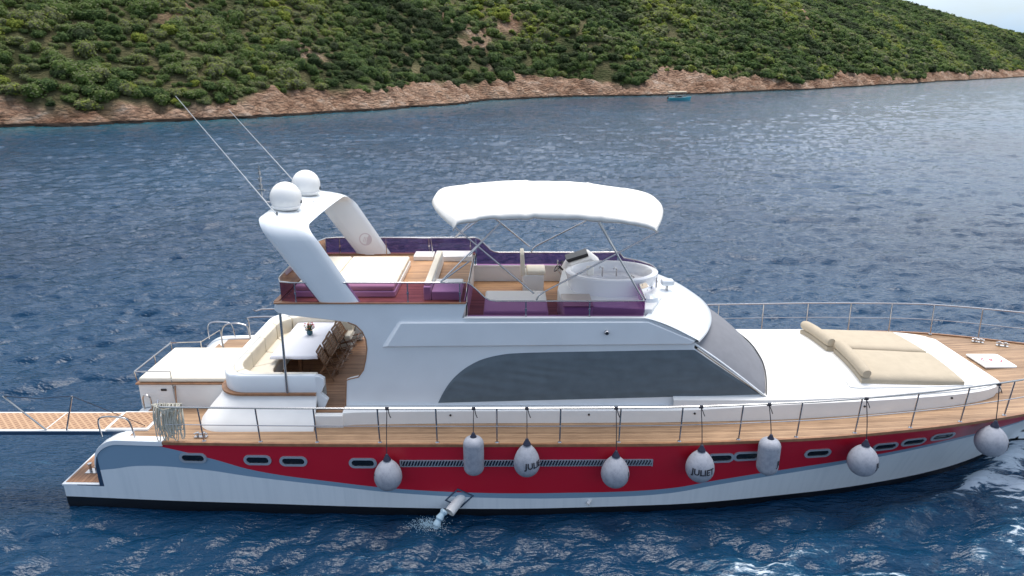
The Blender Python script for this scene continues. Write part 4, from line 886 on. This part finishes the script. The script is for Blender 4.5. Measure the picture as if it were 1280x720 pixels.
# ---------------- flybridge furniture
mb = MB(); mb.box(-5.6,-3.0,-1.85,1.05,5.256,5.42); sb = mb.build('sunbed_base', 'mould', yacht, bevel=.03)
mb = MB(); mb.box(-2.24,-2.05,-2.1,1.3,5.256,5.62); bb = mb.build('bench_back', 'mould', yacht, bevel=.03)
mb = MB(); mb.box(-2.04,-1.3,-2.1,-1.0,5.256,5.50); mb.build('bench_seat', 'mould', yacht, bevel=.03)
mb = MB(); mb.box(-3.0,-2.4,1.6,2.2,5.256,5.40); mb.build('side_shelf', 'mould', yacht, bevel=.02)
mb = MB(); mb.box(-2.35,-1.22,1.5,2.2,5.256,5.42); mb.build('side_shelf', 'mould', yacht, bevel=.02)
mb = MB(); mb.tube([(-3.9,2.1,5.31),(-3.9,2.1,5.86),(-2.5,2.05,5.86),(-2.45,2.05,5.32)], .018, 8); mb.build('grab_rail', 'steel', yacht)
mb = MB(); mb.box(-.75,.95,-2.15,-.35,4.4,4.72); sf = mb.build('lounge_base', 'mould', yacht, bevel=.03)
mb = MB(); mb.box(-.73,.93,-2.1,-.4,4.72,4.97); mb.build('lounge_cushion', 'canvas', sf, bevel=.05)
mb = MB(); mb.box(1.32,2.05,-2.15,-1.2,4.4,5.10); lb = mb.build('bar_locker', 'mould', yacht, bevel=.03)
mb = MB(); mb.box(1.30,2.07,-2.17,-1.18,5.10,5.13); mb.build('locker_lid', 'stone', lb, bevel=.01)
mb = MB(); mb.prism([(1.35,-1.9),(3.55,-2.2),(4.0,-1.2),(4.05,1.2),(3.5,2.2),(1.8,2.2),(1.5,1.2),(1.25,-.6)], 4.4, 5.06, 'z'); mb.build('tub_surround', 'mould', yacht, bevel=.03)
# hot tub
mb = MB(); prof = [(1.0,-.05),(1.06,.30),(1.10,.42),(1.10,.47),(1.05,.49),(.97,.49),(.93,.45),(.88,.20),(.62,.17),(.58,.02),(0,.01)]
mb.lathe(prof, (2.75,-.35,5.06), 48, sx=1.16, sy=.92); tub = mb.build('hot_tub', 'tubin', yacht, smooth=40)
for (x, y, h_) in ((2.55,.0,.26),(2.95,.02,.22),(3.35,-.5,.15)):
    mb = MB(); mb.tube([(x,y,5.25),(x,y,5.25+h_),(x-.06,y-.02,5.28+h_),(x-.1,y-.03,5.24+h_)], .022, 8); mb.build('tub_tap', 'steel', tub)
mb = MB(); mb.box(2.1,2.3,-.1,.1,5.3,5.55); mb.build('headrest', 'canvas', tub, bevel=.04)
# helm seat
mb = MB(); mb.box(.32,.95,1.0,1.75,4.4,4.98); hsb = mb.build('helm_seat', 'mould', yacht, bevel=.03)
mb = MB(); mb.box(.44,1.0,1.0,1.75,4.98,5.10); mb.build('seat_cushion', 'cream', hsb, bevel=.035)
mb = MB(); mb.prism([(.26,4.95),(.40,4.95),(.36,5.62),(.24,5.62)], 1.0, 1.75); mb.build('backrest', 'cream', hsb, bevel=.035)
# console
mb = MB(); mb.prism([(1.55,4.4),(2.7,4.4),(2.7,5.2),(2.35,5.48),(1.75,5.28),(1.55,4.95)], 1.05, 2.15); cs = mb.build('helm_console', 'mould', yacht, bevel=.03)
mb = MB(); mb.prism([(1.70,5.27),(2.30,5.47),(2.27,5.56),(1.62,5.35)], 1.35, 1.95); mb.build('instrument_hood', 'dark', cs, bevel=.015)
mb = MB(); c_ = Vector((1.42,1.55,5.10)); ax = Vector((-.75,0,.66)).normalized(); u = Vector((0,1,0)); v = ax.cross(u)
ring = [c_+(u*math.cos(a)+v*math.sin(a))*.2 for a in frange(0, 2*math.pi, 25)[:-1]]; mb.tube(ring, .016, 6, close=True)
for k in range(3): a = 2.1*k+.5; mb.tube([c_, c_+(u*math.cos(a)+v*math.sin(a))*.2], .011, 6)
mb.tube([c_, c_-ax*.25], .03, 8); mb.build('steering_wheel', 'dark', cs)
mb = MB(); mb.tube([(1.5,1.1,4.95),(1.36,1.1,5.12),(1.36,1.1,5.42)], .018, 8); mb.build('throttle_lever', 'steel', cs)

# ---------------- bimini
def bim_pt(u, v):
    """u 0..1 aft to fore, v -1..1 across"""
    x0 = -2.15+.72*abs(v)**2.4; x1 = 3.97-.42*abs(v)**2.6; x = x0+(x1-x0)*u; y = v*2.20
    prof = interp([(0,-.30),(.02,-.14),(.09,-.06),(.2,.02),(.35,.05),(.5,.06),(.7,-.01),(.85,-.11),(.94,-.20),(.985,-.28),(1,-.35)], u)
    z = 7.78+prof-.30*abs(v)**2.6
    z -= .022*max(0, math.cos(u*math.pi*2*3-.3))*0+.03*(1-math.cos(2*math.pi*(u*3)))*.5*(1-abs(v)**4)+.0
    z += .012*noise.noise(Vector((x*1.4, y*1.4, 2)))-.035*max(0, noise.noise(Vector((x*3.2+y*1.2, y*.9, 9))))*abs(v)**2
    for us in (.13, .40, .72): z += .018*math.exp(-((u-us)/.008)**2)
    return x, y, z
rr = []
for u in frange(0, 1, 121):
    row = []
    for v in frange(-1, 1, 61): row.append(bim_pt(u, v))
    # hem: hangs down at the sides
    hem = .17*(.55+.45*math.sin(math.pi*u))+.03*math.sin(u*math.pi*9)*.5
    a = row[0]; b = row[-1]; row = [(a[0], a[1]+.02, a[2]-hem), (a[0], a[1]-.03, a[2]-hem*.55)]+row+[(b[0], b[1]+.03, b[2]-hem*.55), (b[0], b[1]-.02, b[2]-hem)]
    rr.append(row)
bim = MB(); bim.grid(rr, closeu=False); bo = bim.build('bimini', 'canvas', yacht, smooth=80)
sm = bo.modifiers.new('t', 'SOLIDIFY'); sm.thickness = .02
for sg in (-1, 1):
    y = sg*2.2; yb = sg*2.32
    mb = MB()
    mb.tube([(-1.38, y*.98, 7.16), (.55, yb, 5.52)], .022, 8)
    mb.tube([(3.6, y*.98, 7.06), (.78, yb, 5.55), (.66, yb, 5.46), (.60, yb, 5.31)], .022, 8)
    mb.tube([(-.26, y*.98, 7.3), (-1.05, yb, 6.5)], .02, 8); mb.tube([(-1.05, yb, 6.35), (-1.8, yb, 5.8)], .02, 8); mb.tube([(-.26, y*.98, 7.3), (-1.8, yb, 5.8)], .019, 8)
    mb.tube([(2.12, y*.98, 7.28), (3.3, yb, 5.33)], .022, 8)
    mb.build('bimini_frame', 'steel', bo)
for u in (.13, .40, .72):
    mb = MB(); mb.tube([(bim_pt(u, v)[0], bim_pt(u, v)[1]*.985, bim_pt(u, v)[2]-.05) for v in frange(-1, 1, 21)], .018, 6); mb.build('bimini_bow', 'steel', bo)

# ---------------- foredeck hatches and recess
def rz_(x, y): return roof_z(x, y)
mb = MB(); loop = []
# raised lip round the sunpad recess
path = [(8.95,-1.98),(9.3,-2.10),(12.1,-1.90),(12.3,-1.6),(12.3,-.2),(12.25,1.2),(12.0,1.5),(9.1,1.62),(8.85,1.5),(8.86,0)]
pp = [(p.x, p.y) for p in smoothpath([(x, y, 0) for x, y in path+[path[0]]], 6)][:-1]
mb.tube([(x, y, rz_(x, y)+.006) for x, y in pp], .028, 6, close=True); mb.build('recess_lip', 'mould', yacht)
def hatch(x, y, L, W_, rz=0, emblem=True):
    mb = MB(); mb.prism([(-L/2,-W_/2),(L/2-.06,-W_/2),(L/2,-W_/2+.06),(L/2,W_/2-.06),(L/2-.06,W_/2),(-L/2,W_/2)], 0, .06, 'z'); o = mb.build('deck_hatch', 'mould', yacht, bevel=.02); o.location = (x, y, sz(x)+.012); o.rotation_euler = (0,0,rz)
    if emblem:
        mb = MB(); R_ = .20
        for a0, a1 in ((R(110),R(250)), (R(-70),R(70))):
            mb.tube([((R_*math.cos(a))*1.15+(-.05 if a0 > 1 else .05), R_*math.sin(a)*.8, .064) for a in frange(a0, a1, 14)], .018, 5)
        mb.bar((-.05,-.07,.064),(-.05,.07,.064), .03, .012); mb.tube([(-.05,.07,.064),(.03,.065,.064),(.04,.03,.064),(-.04,0,.064),(.05,-.07,.064)], .016, 5)
        e = mb.build('round_emblem', 'redink', o)
        for v in e.data.vertices: v.co.z = .061+min(.006, max(0, (v.co.z-.058)*.4))
hatch(14.3, .25, .95, .95)
mb = MB(); mb.lathe([(.42,0),(.42,.03),(.30,.045),(0,.05)], (0,0,0), 28, sx=1.2, sy=.8); o = mb.build('anchor_hatch', 'mould', yacht); o.location = (15.75,.05,sz(15.7)+.01)
# windlass
mb = MB(); mb.lathe([(.14,0),(.14,.10),(.09,.14),(.09,.22),(.13,.26),(.13,.30),(0,.31)], (16.9,0,sz(16.9)), 20); mb.build('anchor_windlass', 'steel', yacht)

# ---------------- bilge outlet and discharge
for (x, z, r, L) in ((-1.35,.42,.13,.42),(1.98,.34,.045,.12)):
    mb = MB(); y = -hw(x, z); d_ = Vector((-.55,-.75,-.38)).normalized(); p0 = Vector((x+.1, y+.12, z+.06)); p1 = p0+d_*(L+.16)
    a = d_.orthogonal().normalized(); b = d_.cross(a); n = 24
    R1 = [p0+(a*math.cos(k*2*math.pi/n)+b*math.sin(k*2*math.pi/n))*r for k in range(n)]; R2 = [p1+(a*math.cos(k*2*math.pi/n)+b*math.sin(k*2*math.pi/n))*r for k in range(n)]
    R3 = [p1+(a*math.cos(k*2*math.pi/n)+b*math.sin(k*2*math.pi/n))*r*.85 for k in range(n)]; R4 = [p0+d_*.1+(a*math.cos(k*2*math.pi/n)+b*math.sin(k*2*math.pi/n))*r*.85 for k in range(n)]
    mb.grid([R1,R2,R3,R4]); mb.build('exhaust_outlet', 'mould', hullo)
    if r > .1:
        mb = MB(); q = [(x-.34,z-.02),(x-.02,z+.32),(x+.36,z+.12),(x+.04,z-.22)]
        ang = [(px, -hw(px, pz)-.012, pz) for px, pz in q]; mb.tube(ang, .025, 6, close=True); mb.build('outlet_frame', 'darkblue', hullo)
def discharge():
    rg = random.Random(4); mb = MB(); c = Vector((-1.68, -3.95, .30))
    pts = [c+Vector((0,.02,.02)), c+Vector((-.10,-.08,-.08)), c+Vector((-.17,-.14,-.2)), c+Vector((-.22,-.18,-.36))]
    mb.tube(smoothpath(pts, 3), [.09+.02*math.sin(k*2.1) for k in range(10)], 12)
    for i in range(900):
        a = rg.uniform(0, 6.28); rr_ = abs(rg.gauss(0,.22)); p = Vector((-1.98-rg.random()*.25+rr_*math.cos(a)*1.2, -4.15+rr_*math.sin(a)*.7, .02+abs(rg.gauss(0,.07))*(1 if rr_ < .4 else .4))); s = rg.uniform(.004,.015)
        mb.add([p+Vector((s,0,0)), p+Vector((-s*.6,s*.8,0)), p+Vector((-s*.6,-s*.8,0)), p+Vector((0,0,s*1.3))], [(0,1,2),(0,1,3),(1,2,3),(2,0,3)])
    o = mb.build('discharge_water', mat('aerated_water', (.40,.55,.64), .2, .5), None, fix=False); o.location = (0, Y0, 0)
    tag(o, 'white water pouring from the hull outlet and splashing into the sea', 'water', kind='stuff')
discharge()

# ================================================================ THINGS ON THE YACHT
# dining table
t = empty('dining_table', (-6.2, Y0+.75, 2.35)); tag(t, 'rectangular dining table in the aft cockpit under a white cloth', 'table')
mb = MB(); mb.box(-.62,.62,-1.28,1.28,.68,.72); mb.build('tabletop', 'woodmid', t, bevel=.008)
for y in (-.85, .85):
    mb = MB(); mb.box(-.05,.05,y-.05,y+.05,0.02,.68); mb.box(-.28,.28,y-.06,y+.06,0,.05); mb.box(-.3,.3,y-.04,y+.04,.62,.68); mb.build('pedestal', 'wooddark', t, bevel=.006)
rr = []; hx, hy = .66, 1.38
for i in range(61):
    row = []
    for j in range(45):
        a = -1+2*i/60; b = -1+2*j/44; x = a*(hx+.075); y = b*(hy+.085); dx = max(0, abs(x)-hx); dy = max(0, abs(y)-hy); dr = max(dx, dy); z = .728
        if dr > 0:
            ph = (x if dy > dx else y)*7.5; out = .012+.018*math.sin(ph)+.01*math.sin(ph*2.3+1); z = .722-dr
            if dx > 0: x = math.copysign(hx+out*dx*8, x)
            if dy > 0: y = math.copysign(hy+out*dy*8, y)
        else: z += .0015*noise.noise(Vector((x*4, y*4, 0)))
        row.append((x, y, z))
    rr.append(row)
mb = MB(); mb.grid(rr, closeu=False); cl = mb.build('tablecloth', 'cloth', None, smooth=70, fix=False); cl.location = (-6.2, Y0+.75, 2.35); tag(cl, 'plain white cloth draped over the cockpit dining table', 'tablecloth')
# flowers
f = empty('flower_vase', (-6.18, Y0+.98, 3.078)); tag(f, 'small blue vase of red and cream flowers on the white cloth', 'flower vase')
mb = MB(); mb.lathe([(.05,0),(.085,.03),(.095,.09),(.07,.15),(.08,.17),(.07,.165),(.055,.14)], (0,0,0), 20); mb.build('vase', mat('teal_glaze', (.03,.10,.14), .2), f)
rg = random.Random(3)
lf, rd, cm = MB(), MB(), MB(); stem = MB()
for i in range(26):
    a = rg.uniform(0,6.28); r = rg.uniform(.02,.17); z = .27+rg.uniform(-.05,.14)-r*.3; p = Vector((r*math.cos(a), r*math.sin(a), z)); stem.tube([(0,0,.1), p], .004, 4)
    tgt = rd if i % 2 else cm
    for k in range(7):
        an = k*.9; d_ = Vector((math.cos(an), math.sin(an), .55))*.038; sd_ = Vector((-math.sin(an), math.cos(an), 0))*.018
        tgt.add([p, p+d_*.6+sd_, p+d_, p+d_*.6-sd_], [(0,1,2,3)])
for i in range(30):
    a = rg.uniform(0,6.28); r = rg.uniform(.10,.2); p = Vector((r*math.cos(a), r*math.sin(a), .2+rg.uniform(-.04,.2))); b = Vector((r*.3*math.cos(a), r*.3*math.sin(a), .15)); sd_ = Vector((-math.sin(a), math.cos(a), 0))*.02; lf.add([b, (b+p)/2+sd_, p, (b+p)/2-sd_], [(0,1,2,3)])
rd.build('red_blossoms', mat('red_petals', (.5,.02,.05), .6), f, fix=False); cm.build('cream_blossoms', mat('cream_petals', (.65,.48,.30), .6), f, fix=False)
lf.build('leaves', mat('vase_leaves', (.04,.09,.03), .6), f, fix=False); stem.build('stems', mat('flower_stems', (.05,.10,.03), .6), f)
# folding chairs, tipped forward against the table
def chair():
    root = empty('folding_chair'); W_ = .24
    def leg(y, p, q, nm): mb = MB(); mb.bar((p[0],y,p[1]),(q[0],y,q[1]), .022, .042, (0,1,0)); return mb.build(nm, 'wooddark', root, bevel=.004)
    for s in (-1, 1):
        leg(s*W_, (-.30,0), (.20,.90), 'back_leg'); leg(s*(W_-.03), (.24,0), (-.35,.46), 'front_leg')
    mb = MB()
    for k in range(6): x = -.38+k*.072; mb.box(x,x+.060,-W_+.02,W_-.02,.452,.47)
    mb.box(-.38,.04,-W_+.02,-W_+.045,.43,.452); mb.box(-.38,.04,W_-.045,W_-.02,.43,.452); mb.build('seat', 'woodmid', root, bevel=.003)
    mb = MB()
    for k in range(6):
        z = .50+k*.076; x = .20-(.90-z)*.555; mb.bar((x,-W_+.011,z),(x,W_-.011,z), .016, .066, (.5,0,.9))
    mb.build('backrest', 'woodmid', root, bevel=.003)
    mb = MB(); mb.bar((-.22,-W_,.14),(-.22,W_,.14), .02, .03); mb.bar((.18,-W_+.03,.08),(.18,W_-.03,.08), .02, .03); mb.build('stretcher', 'wooddark', root, bevel=.003)
    return root
c0 = chair()
nth = ['nearest', 'second nearest', 'middle', 'second farthest', 'farthest']
for i in range(5):
    if i == 0: o = c0
    else:
        o = c0.copy(); C.objects.link(o)
        for ch in list(c0.children): k = ch.copy(); C.objects.link(k); k.parent = o
    o.location = (-4.90+.012*(i % 2), Y0-.52+.545*i, 2.60); o.rotation_euler = (0, R(-54+[0,2,-1,1,-1][i]), R([2,-1,1,-2,0][i])); tag(o, 'slatted wooden folding chair tipped against the dining table, %s to the side deck rail' % nth[i] if i else 'slatted wooden folding chair tipped against the dining table, nearest to the side deck rail', 'folding chair', 'folding chairs along the cockpit table')

def cushion(name, x0, x1, y0, y1, z0, z1, m, parent=None, bev=.05):
    mb = MB(); mb.box(x0,x1,y0,y1,z0,z1); return mb.build(name, m, parent, bevel=bev, seg=4, smooth=60)
# flybridge sunbed cushions: three pads
for (x0, x1, y0, y1, lb) in ((-5.58,-4.72,-1.83,1.03,'cream sunbed pad on the flybridge, the one nearest the stern under the arch'), (-4.70,-3.02,-1.83,-.42,'cream sunbed pad on the flybridge, the one by the purple side glass'), (-4.70,-3.02,-.40,1.03,'cream sunbed pad on the flybridge, the one on the far side of the long seam')):
    o = cushion('sunbed_pad', -(x1-x0)/2, (x1-x0)/2, -(y1-y0)/2, (y1-y0)/2, 0, .14, 'cream'); o.location = ((x0+x1)/2, Y0+(y0+y1)/2, 5.422); tag(o, lb, 'sunbed pad', 'sunbed pads on the flybridge')
o = cushion('locker_pad', -1.2, 1.2, -1.07, 1.07, 0, .13, 'cream', bev=.045); o.location = (-8.92, Y0-.58, 2.748); tag(o, 'broad cream pad on the white locker behind the cockpit', 'pad')
# bench cushion strip
o = cushion('bench_cushion', -.085, .085, -1.6, 1.6, 0, .06, 'cream', bev=.025); o.location = (-2.145, Y0-.4, 5.622); tag(o, 'narrow cream cushion along the bench back beside the flybridge teak', 'cushion')
# foredeck sunpads
def sunpad(x0, x1, y0, y1, dx, lb):
    cx, cy = (x0+x1)/2, (y0+y1)/2; z = roof_z(cx, cy)+.01; root = empty('foredeck_sunpad', (cx, Y0+cy, z)); tag(root, lb, 'sunpad', 'sunpads on the foredeck')
    def zz(x, y): return roof_z(x, y)-z+.012
    m_ = MB(); nx_, ny_ = 24, 14; top = []; 
    for i in range(nx_+1):
        row = []
        for j in range(ny_+1):
            a, b = i/nx_, j/ny_; x = x0+(x1-x0)*a+dx*(b-.5); y = y0+(y1-y0)*b; e = min(a, 1-a)*(x1-x0); e2 = min(b, 1-b)*(y1-y0); m = min(e, e2); hh = .17*(min(1, .55+m/.12) if m < .06 else 1) if m > 0 else .115
            row.append((x-cx, y-cy, zz(x, y)+hh+.006*noise.noise(Vector((x*1.5, y*1.5, 0)))))
        top.append(row)
    m_.grid(top, closeu=False)
    # skirts
    per = [(0, j) for j in range(ny_+1)]+[(i, ny_) for i in range(1, nx_+1)]+[(nx_, j) for j in range(ny_-1, -1, -1)]+[(i, 0) for i in range(nx_-1, 0, -1)]
    r1 = [top[i][j] for i, j in per]; r2 = [(p[0]*1.006, p[1]*1.008, p[2]-.04) for p in r1]; r3 = [(p[0], p[1], p[2]-.15) for p in r1]; m_.grid([r1, r2, r3]); m_.build('mattress', 'beige', root, smooth=60)
    m_ = MB(); pts = []; R_ = .148; n = 16
    for k in range(n+1):
        b = k/n; y = y0-.02+(y1-y0+.04)*b; x = x0+.10+dx*(b-.5); pts.append((x-cx, y-cy, zz(x, max(y0, min(y1, y)))+.12+R_))
    rs = [R_*(.80 if k in (0, n) else .97 if k in (1, n-1) else 1) for k in range(n+1)]; m_.tube(pts, rs, 20); m_.build('bolster', 'beige', root, smooth=50)
sunpad(9.30, 12.05, -1.92, -.30, -.05, 'beige foredeck sunpad with rolled headrest, the larger one beside the near guard rail')
sunpad(9.05, 11.95, -.20, 1.40, -.12, 'beige foredeck sunpad with rolled headrest, the one farther from the red hull side')

# ---------------- fenders
def fender(kind, x, zc, yo, text, tang, lb, dia, hgt):
    z_r = sz(x)+.99; yr = -(bh(x)+.0); top = zc+hgt/2; root = empty('fender', (x, Y0-yo, zc)); tag(root, lb, 'fender', 'fenders hanging along the near hull side')
    r = dia/2; h = hgt/2; mb = MB()
    if kind == 'round':
        prof = [(0,-h)]+[(r*math.sin(a), -h+r*(1-math.cos(a))*1.0) for a in frange(.12, 1.6, 12)]
        zb = -h+r; ztp = h*.86; 
        for q in frange(.08, 1, 12): prof.append((r*math.cos(q*1.42)**.95, zb+(ztp-zb)*(.55*q+.45*math.sin(q*1.45)/math.sin(1.45))))
        prof += [(.07, h*.93), (.06, h)]; prof = [(max(a, 0), b) for a, b in prof]
        rad = lambda z: r*math.sqrt(max(.05, 1-((z-zb)/r)**2)) if z < zb else r*math.cos(min(1.3, math.asin(min(1, (z-zb)/(ztp-zb)*math.sin(1.45)))/1.45*1.42))**.95
    else:
        prof = [(0,-h+.02)]+[(r*math.sin(a)**.8, -h+.02+.8*r*(1-math.cos(a))) for a in frange(.2, 1.57, 8)]+[(r*math.sin(a)**.8, h-.02-.8*r*(1-math.cos(a))) for a in frange(1.57, .3, 8)]+[(.06, h-.01)]
        rad = lambda z: r
    mb.lathe(prof, (0,0,0), 36); mb.build('fender_body', 'fender', root, smooth=50)
    mb = MB(); mb.lathe([(.10,h*.86 if kind == 'round' else h-.10),(.085,h*.95),(.05,h+.04),(.03,h+.09),(0,h+.1)], (0,0,0), 16)
    mb.build('fender_eye', 'rubber', root)
    if kind != 'round': mb = MB(); mb.lathe([(0,-h-.04),(.05,-h-.02),(.09,-h+.05)], (0,0,0), 16); mb.build('bottom_eye', 'rubber', root)
    dy = yr-(-yo); mb = MB(); rp = smoothpath([(0,0,h+.05),(0,dy*.35,(z_r-zc)*.5+h*.5),(0,dy-.03,z_r-zc-.04),(0,dy,z_r-zc+.03),(.02,dy+.04,z_r-zc-.03),(.05,dy-.05,z_r-zc-.12),(.09,dy-.06,z_r-zc-.22)], 5); mb.tube(rp, .011, 6)
    mb.tube([(-.045,dy,z_r-zc),(.045,dy,z_r-zc)], [.042,.042], 8); mb.build('lanyard', 'ropeblk', root)
    if text:
        cu = bpy.data.curves.new('t', 'FONT'); cu.body = text; cu.size = .21; cu.align_x = 'CENTER' if tang == 0 else 'LEFT'; cu.offset = .006; cu.resolution_u = 3
        to = bpy.data.objects.new('t', cu); C.objects.link(to); bpy.context.view_layer.update(); dg = bpy.context.evaluated_depsgraph_get(); me = bpy.data.meshes.new_from_object(to.evaluated_get(dg)); bpy.data.objects.remove(to)
        import bmesh
        bm = bmesh.new(); bm.from_mesh(me); bmesh.ops.triangulate(bm, faces=bm.faces)
        for _ in range(2): bmesh.ops.subdivide_edges(bm, edges=[e for e in bm.edges if e.calc_length() > .03], cuts=1, use_grid_fill=False); bmesh.ops.triangulate(bm, faces=bm.faces)
        for v in bm.verts:
            px, pz = v.co.x, v.co.y-.07+(-.03 if kind == 'round' else -.1); rr_ = rad(pz)+.006; an = px/r+tang; v.co = Vector((rr_*math.sin(an), -rr_*math.cos(an), pz))
        bm.to_mesh(me); bm.free(); me.materials.clear(); me.materials.append(M['ink']); o = bpy.data.objects.new('lettering', me); C.objects.link(o); o.parent = root
fd = [('round',-3.03,1.46,4.03,'T',-1.45,'scuffed grey ball fender hanging by the stern end of the vent strip',.68,.88),
      ('long',-.93,1.93,3.98,'',0,'plain elongated white fender over the vent strip with no lettering',.50,1.06),
      ('round',.36,1.86,4.02,'JULIE',-.15,'rounded fender over the vent strip, its lettering turned to the bow',.64,.92),
      ('round',2.52,1.54,4.02,'J',1.0,'round grey fender hanging at the bow end of the vent strip',.69,.90),
      ('round',4.58,1.70,4.02,'JULIET',0,'round fender with its full name JULIET facing out from the red hull',.69,.90),
      ('long',6.24,1.90,3.96,'JU',.55,'elongated pale fender between two portholes, letters near its edge',.52,1.00),
      ('round',8.65,1.72,3.80,'JU',.50,'scuffed round fender below the foredeck, beside the run of three portholes',.72,.88),
      ('round',12.15,1.92,3.22,'JU',.62,'grey ball fender nearest the bow, above the white bow wave',.74,.88)]
for a in fd: fender(*a)

# ---------------- rope hank on the rail
def hank():
    root = empty('rope_hank', (-8.45, Y0-3.42, 3.0)); tag(root, 'hank of pale weathered rope hung over the aft end of the guard rail', 'rope'); rg = random.Random(8); mb = MB()
    for i in range(34):
        x = rg.uniform(-.36,.30); L = rg.uniform(.55,.98); w_ = rg.uniform(.03,.09); yo = rg.uniform(-.07,.05)
        pts = [(x, .03+yo*.3, 0.03), (x-.01, -.05+yo, -.12), (x+rg.uniform(-.03,.03)-w_, -.06+yo, -L*.55), (x-w_*.6, -.06+yo, -L*.9), (x, -.06+yo, -L), (x+w_*.7, -.06+yo, -L*.9), (x+w_, -.05+yo, -L*.5), (x+.02, .06+yo*.3, -.1), (x+.02, .035, .02)]
        mb.tube(smoothpath(pts, 5), .013, 6)
    mb.build('rope_loops', 'ropegrey', root); mb = MB()
    for k in range(4): mb.tube([(-.4+.03*k, -.02, .02), (-.1, -.09, -.10-.035*k), (.3, -.06, .0-.02*k)], .013, 6)
    mb.build('rope_binding', 'ropegrey', root)
hank()

# ================================================================ SMALL BOAT BY THE SHORE
b = empty('small_boat', (51.8, 222, 0), R(4)); tag(b, 'small turquoise motorboat with a flat tan awning near the far rocks', 'boat')
rr = []
for x in frange(-3.4, 3.6, 20):
    q = (x+3.4)/7; w_ = 1.15*(1-max(0, (q-.45)/.55)**2.2)+.01; h = .62+.55*max(0, q-.4)**1.6*1.6; rr.append([(x+.25*(q**3), -w_, h), (x, -w_*.82, .2), (x-.1, -w_*.6, -.3), (x-.1, w_*.6, -.3), (x, w_*.82, .2), (x+.25*(q**3), w_, h), (x, w_*.86, h-.06), (x, w_*.8, .25), (x, -w_*.8, .25), (x, -w_*.86, h-.06)])
mb = MB(); mb.grid(rr, cap=True); mb.build('boat_hull', mat('turquoise_boat_paint', (.10,.45,.52), .4), b, smooth=40)
mb = MB(); mb.prism([(-1.2,.3),(1.0,.3),(.7,1.25),(-1.1,1.3)], -.7, .7); cb = mb.build('wheelhouse', mat('grey_boat_paint', (.45,.47,.45), .5), b, bevel=.05)
mb = MB(); mb.box(-.9,.5,-.71,.71,.85,1.15); mb.build('wheelhouse_window', 'glassblk', cb, smooth=0)
mb = MB(); mb.grid([[(x, y, 2.15+.22*math.cos(y*1.1)+.04*math.sin(x*2)) for y in frange(-1.35, 1.35, 9)] for x in frange(-3.7, 1.9, 14)], closeu=False); aw = mb.build('awning', 'beige', b, fix=False); aw.modifiers.new('t', 'SOLIDIFY').thickness = .22
for x in (-3.2, -.9, 1.5):
    for y in (-1.05, 1.05): mb = MB(); mb.tube([(x, y, .6), (x, y, 2.18)], .04, 6); mb.build('awning_pole', 'steel', b)
mb = MB(); mb.box(-3.75,-3.4,-.2,.2,.2,.95); mb.build('outboard_engine', 'dark', b, bevel=.06)
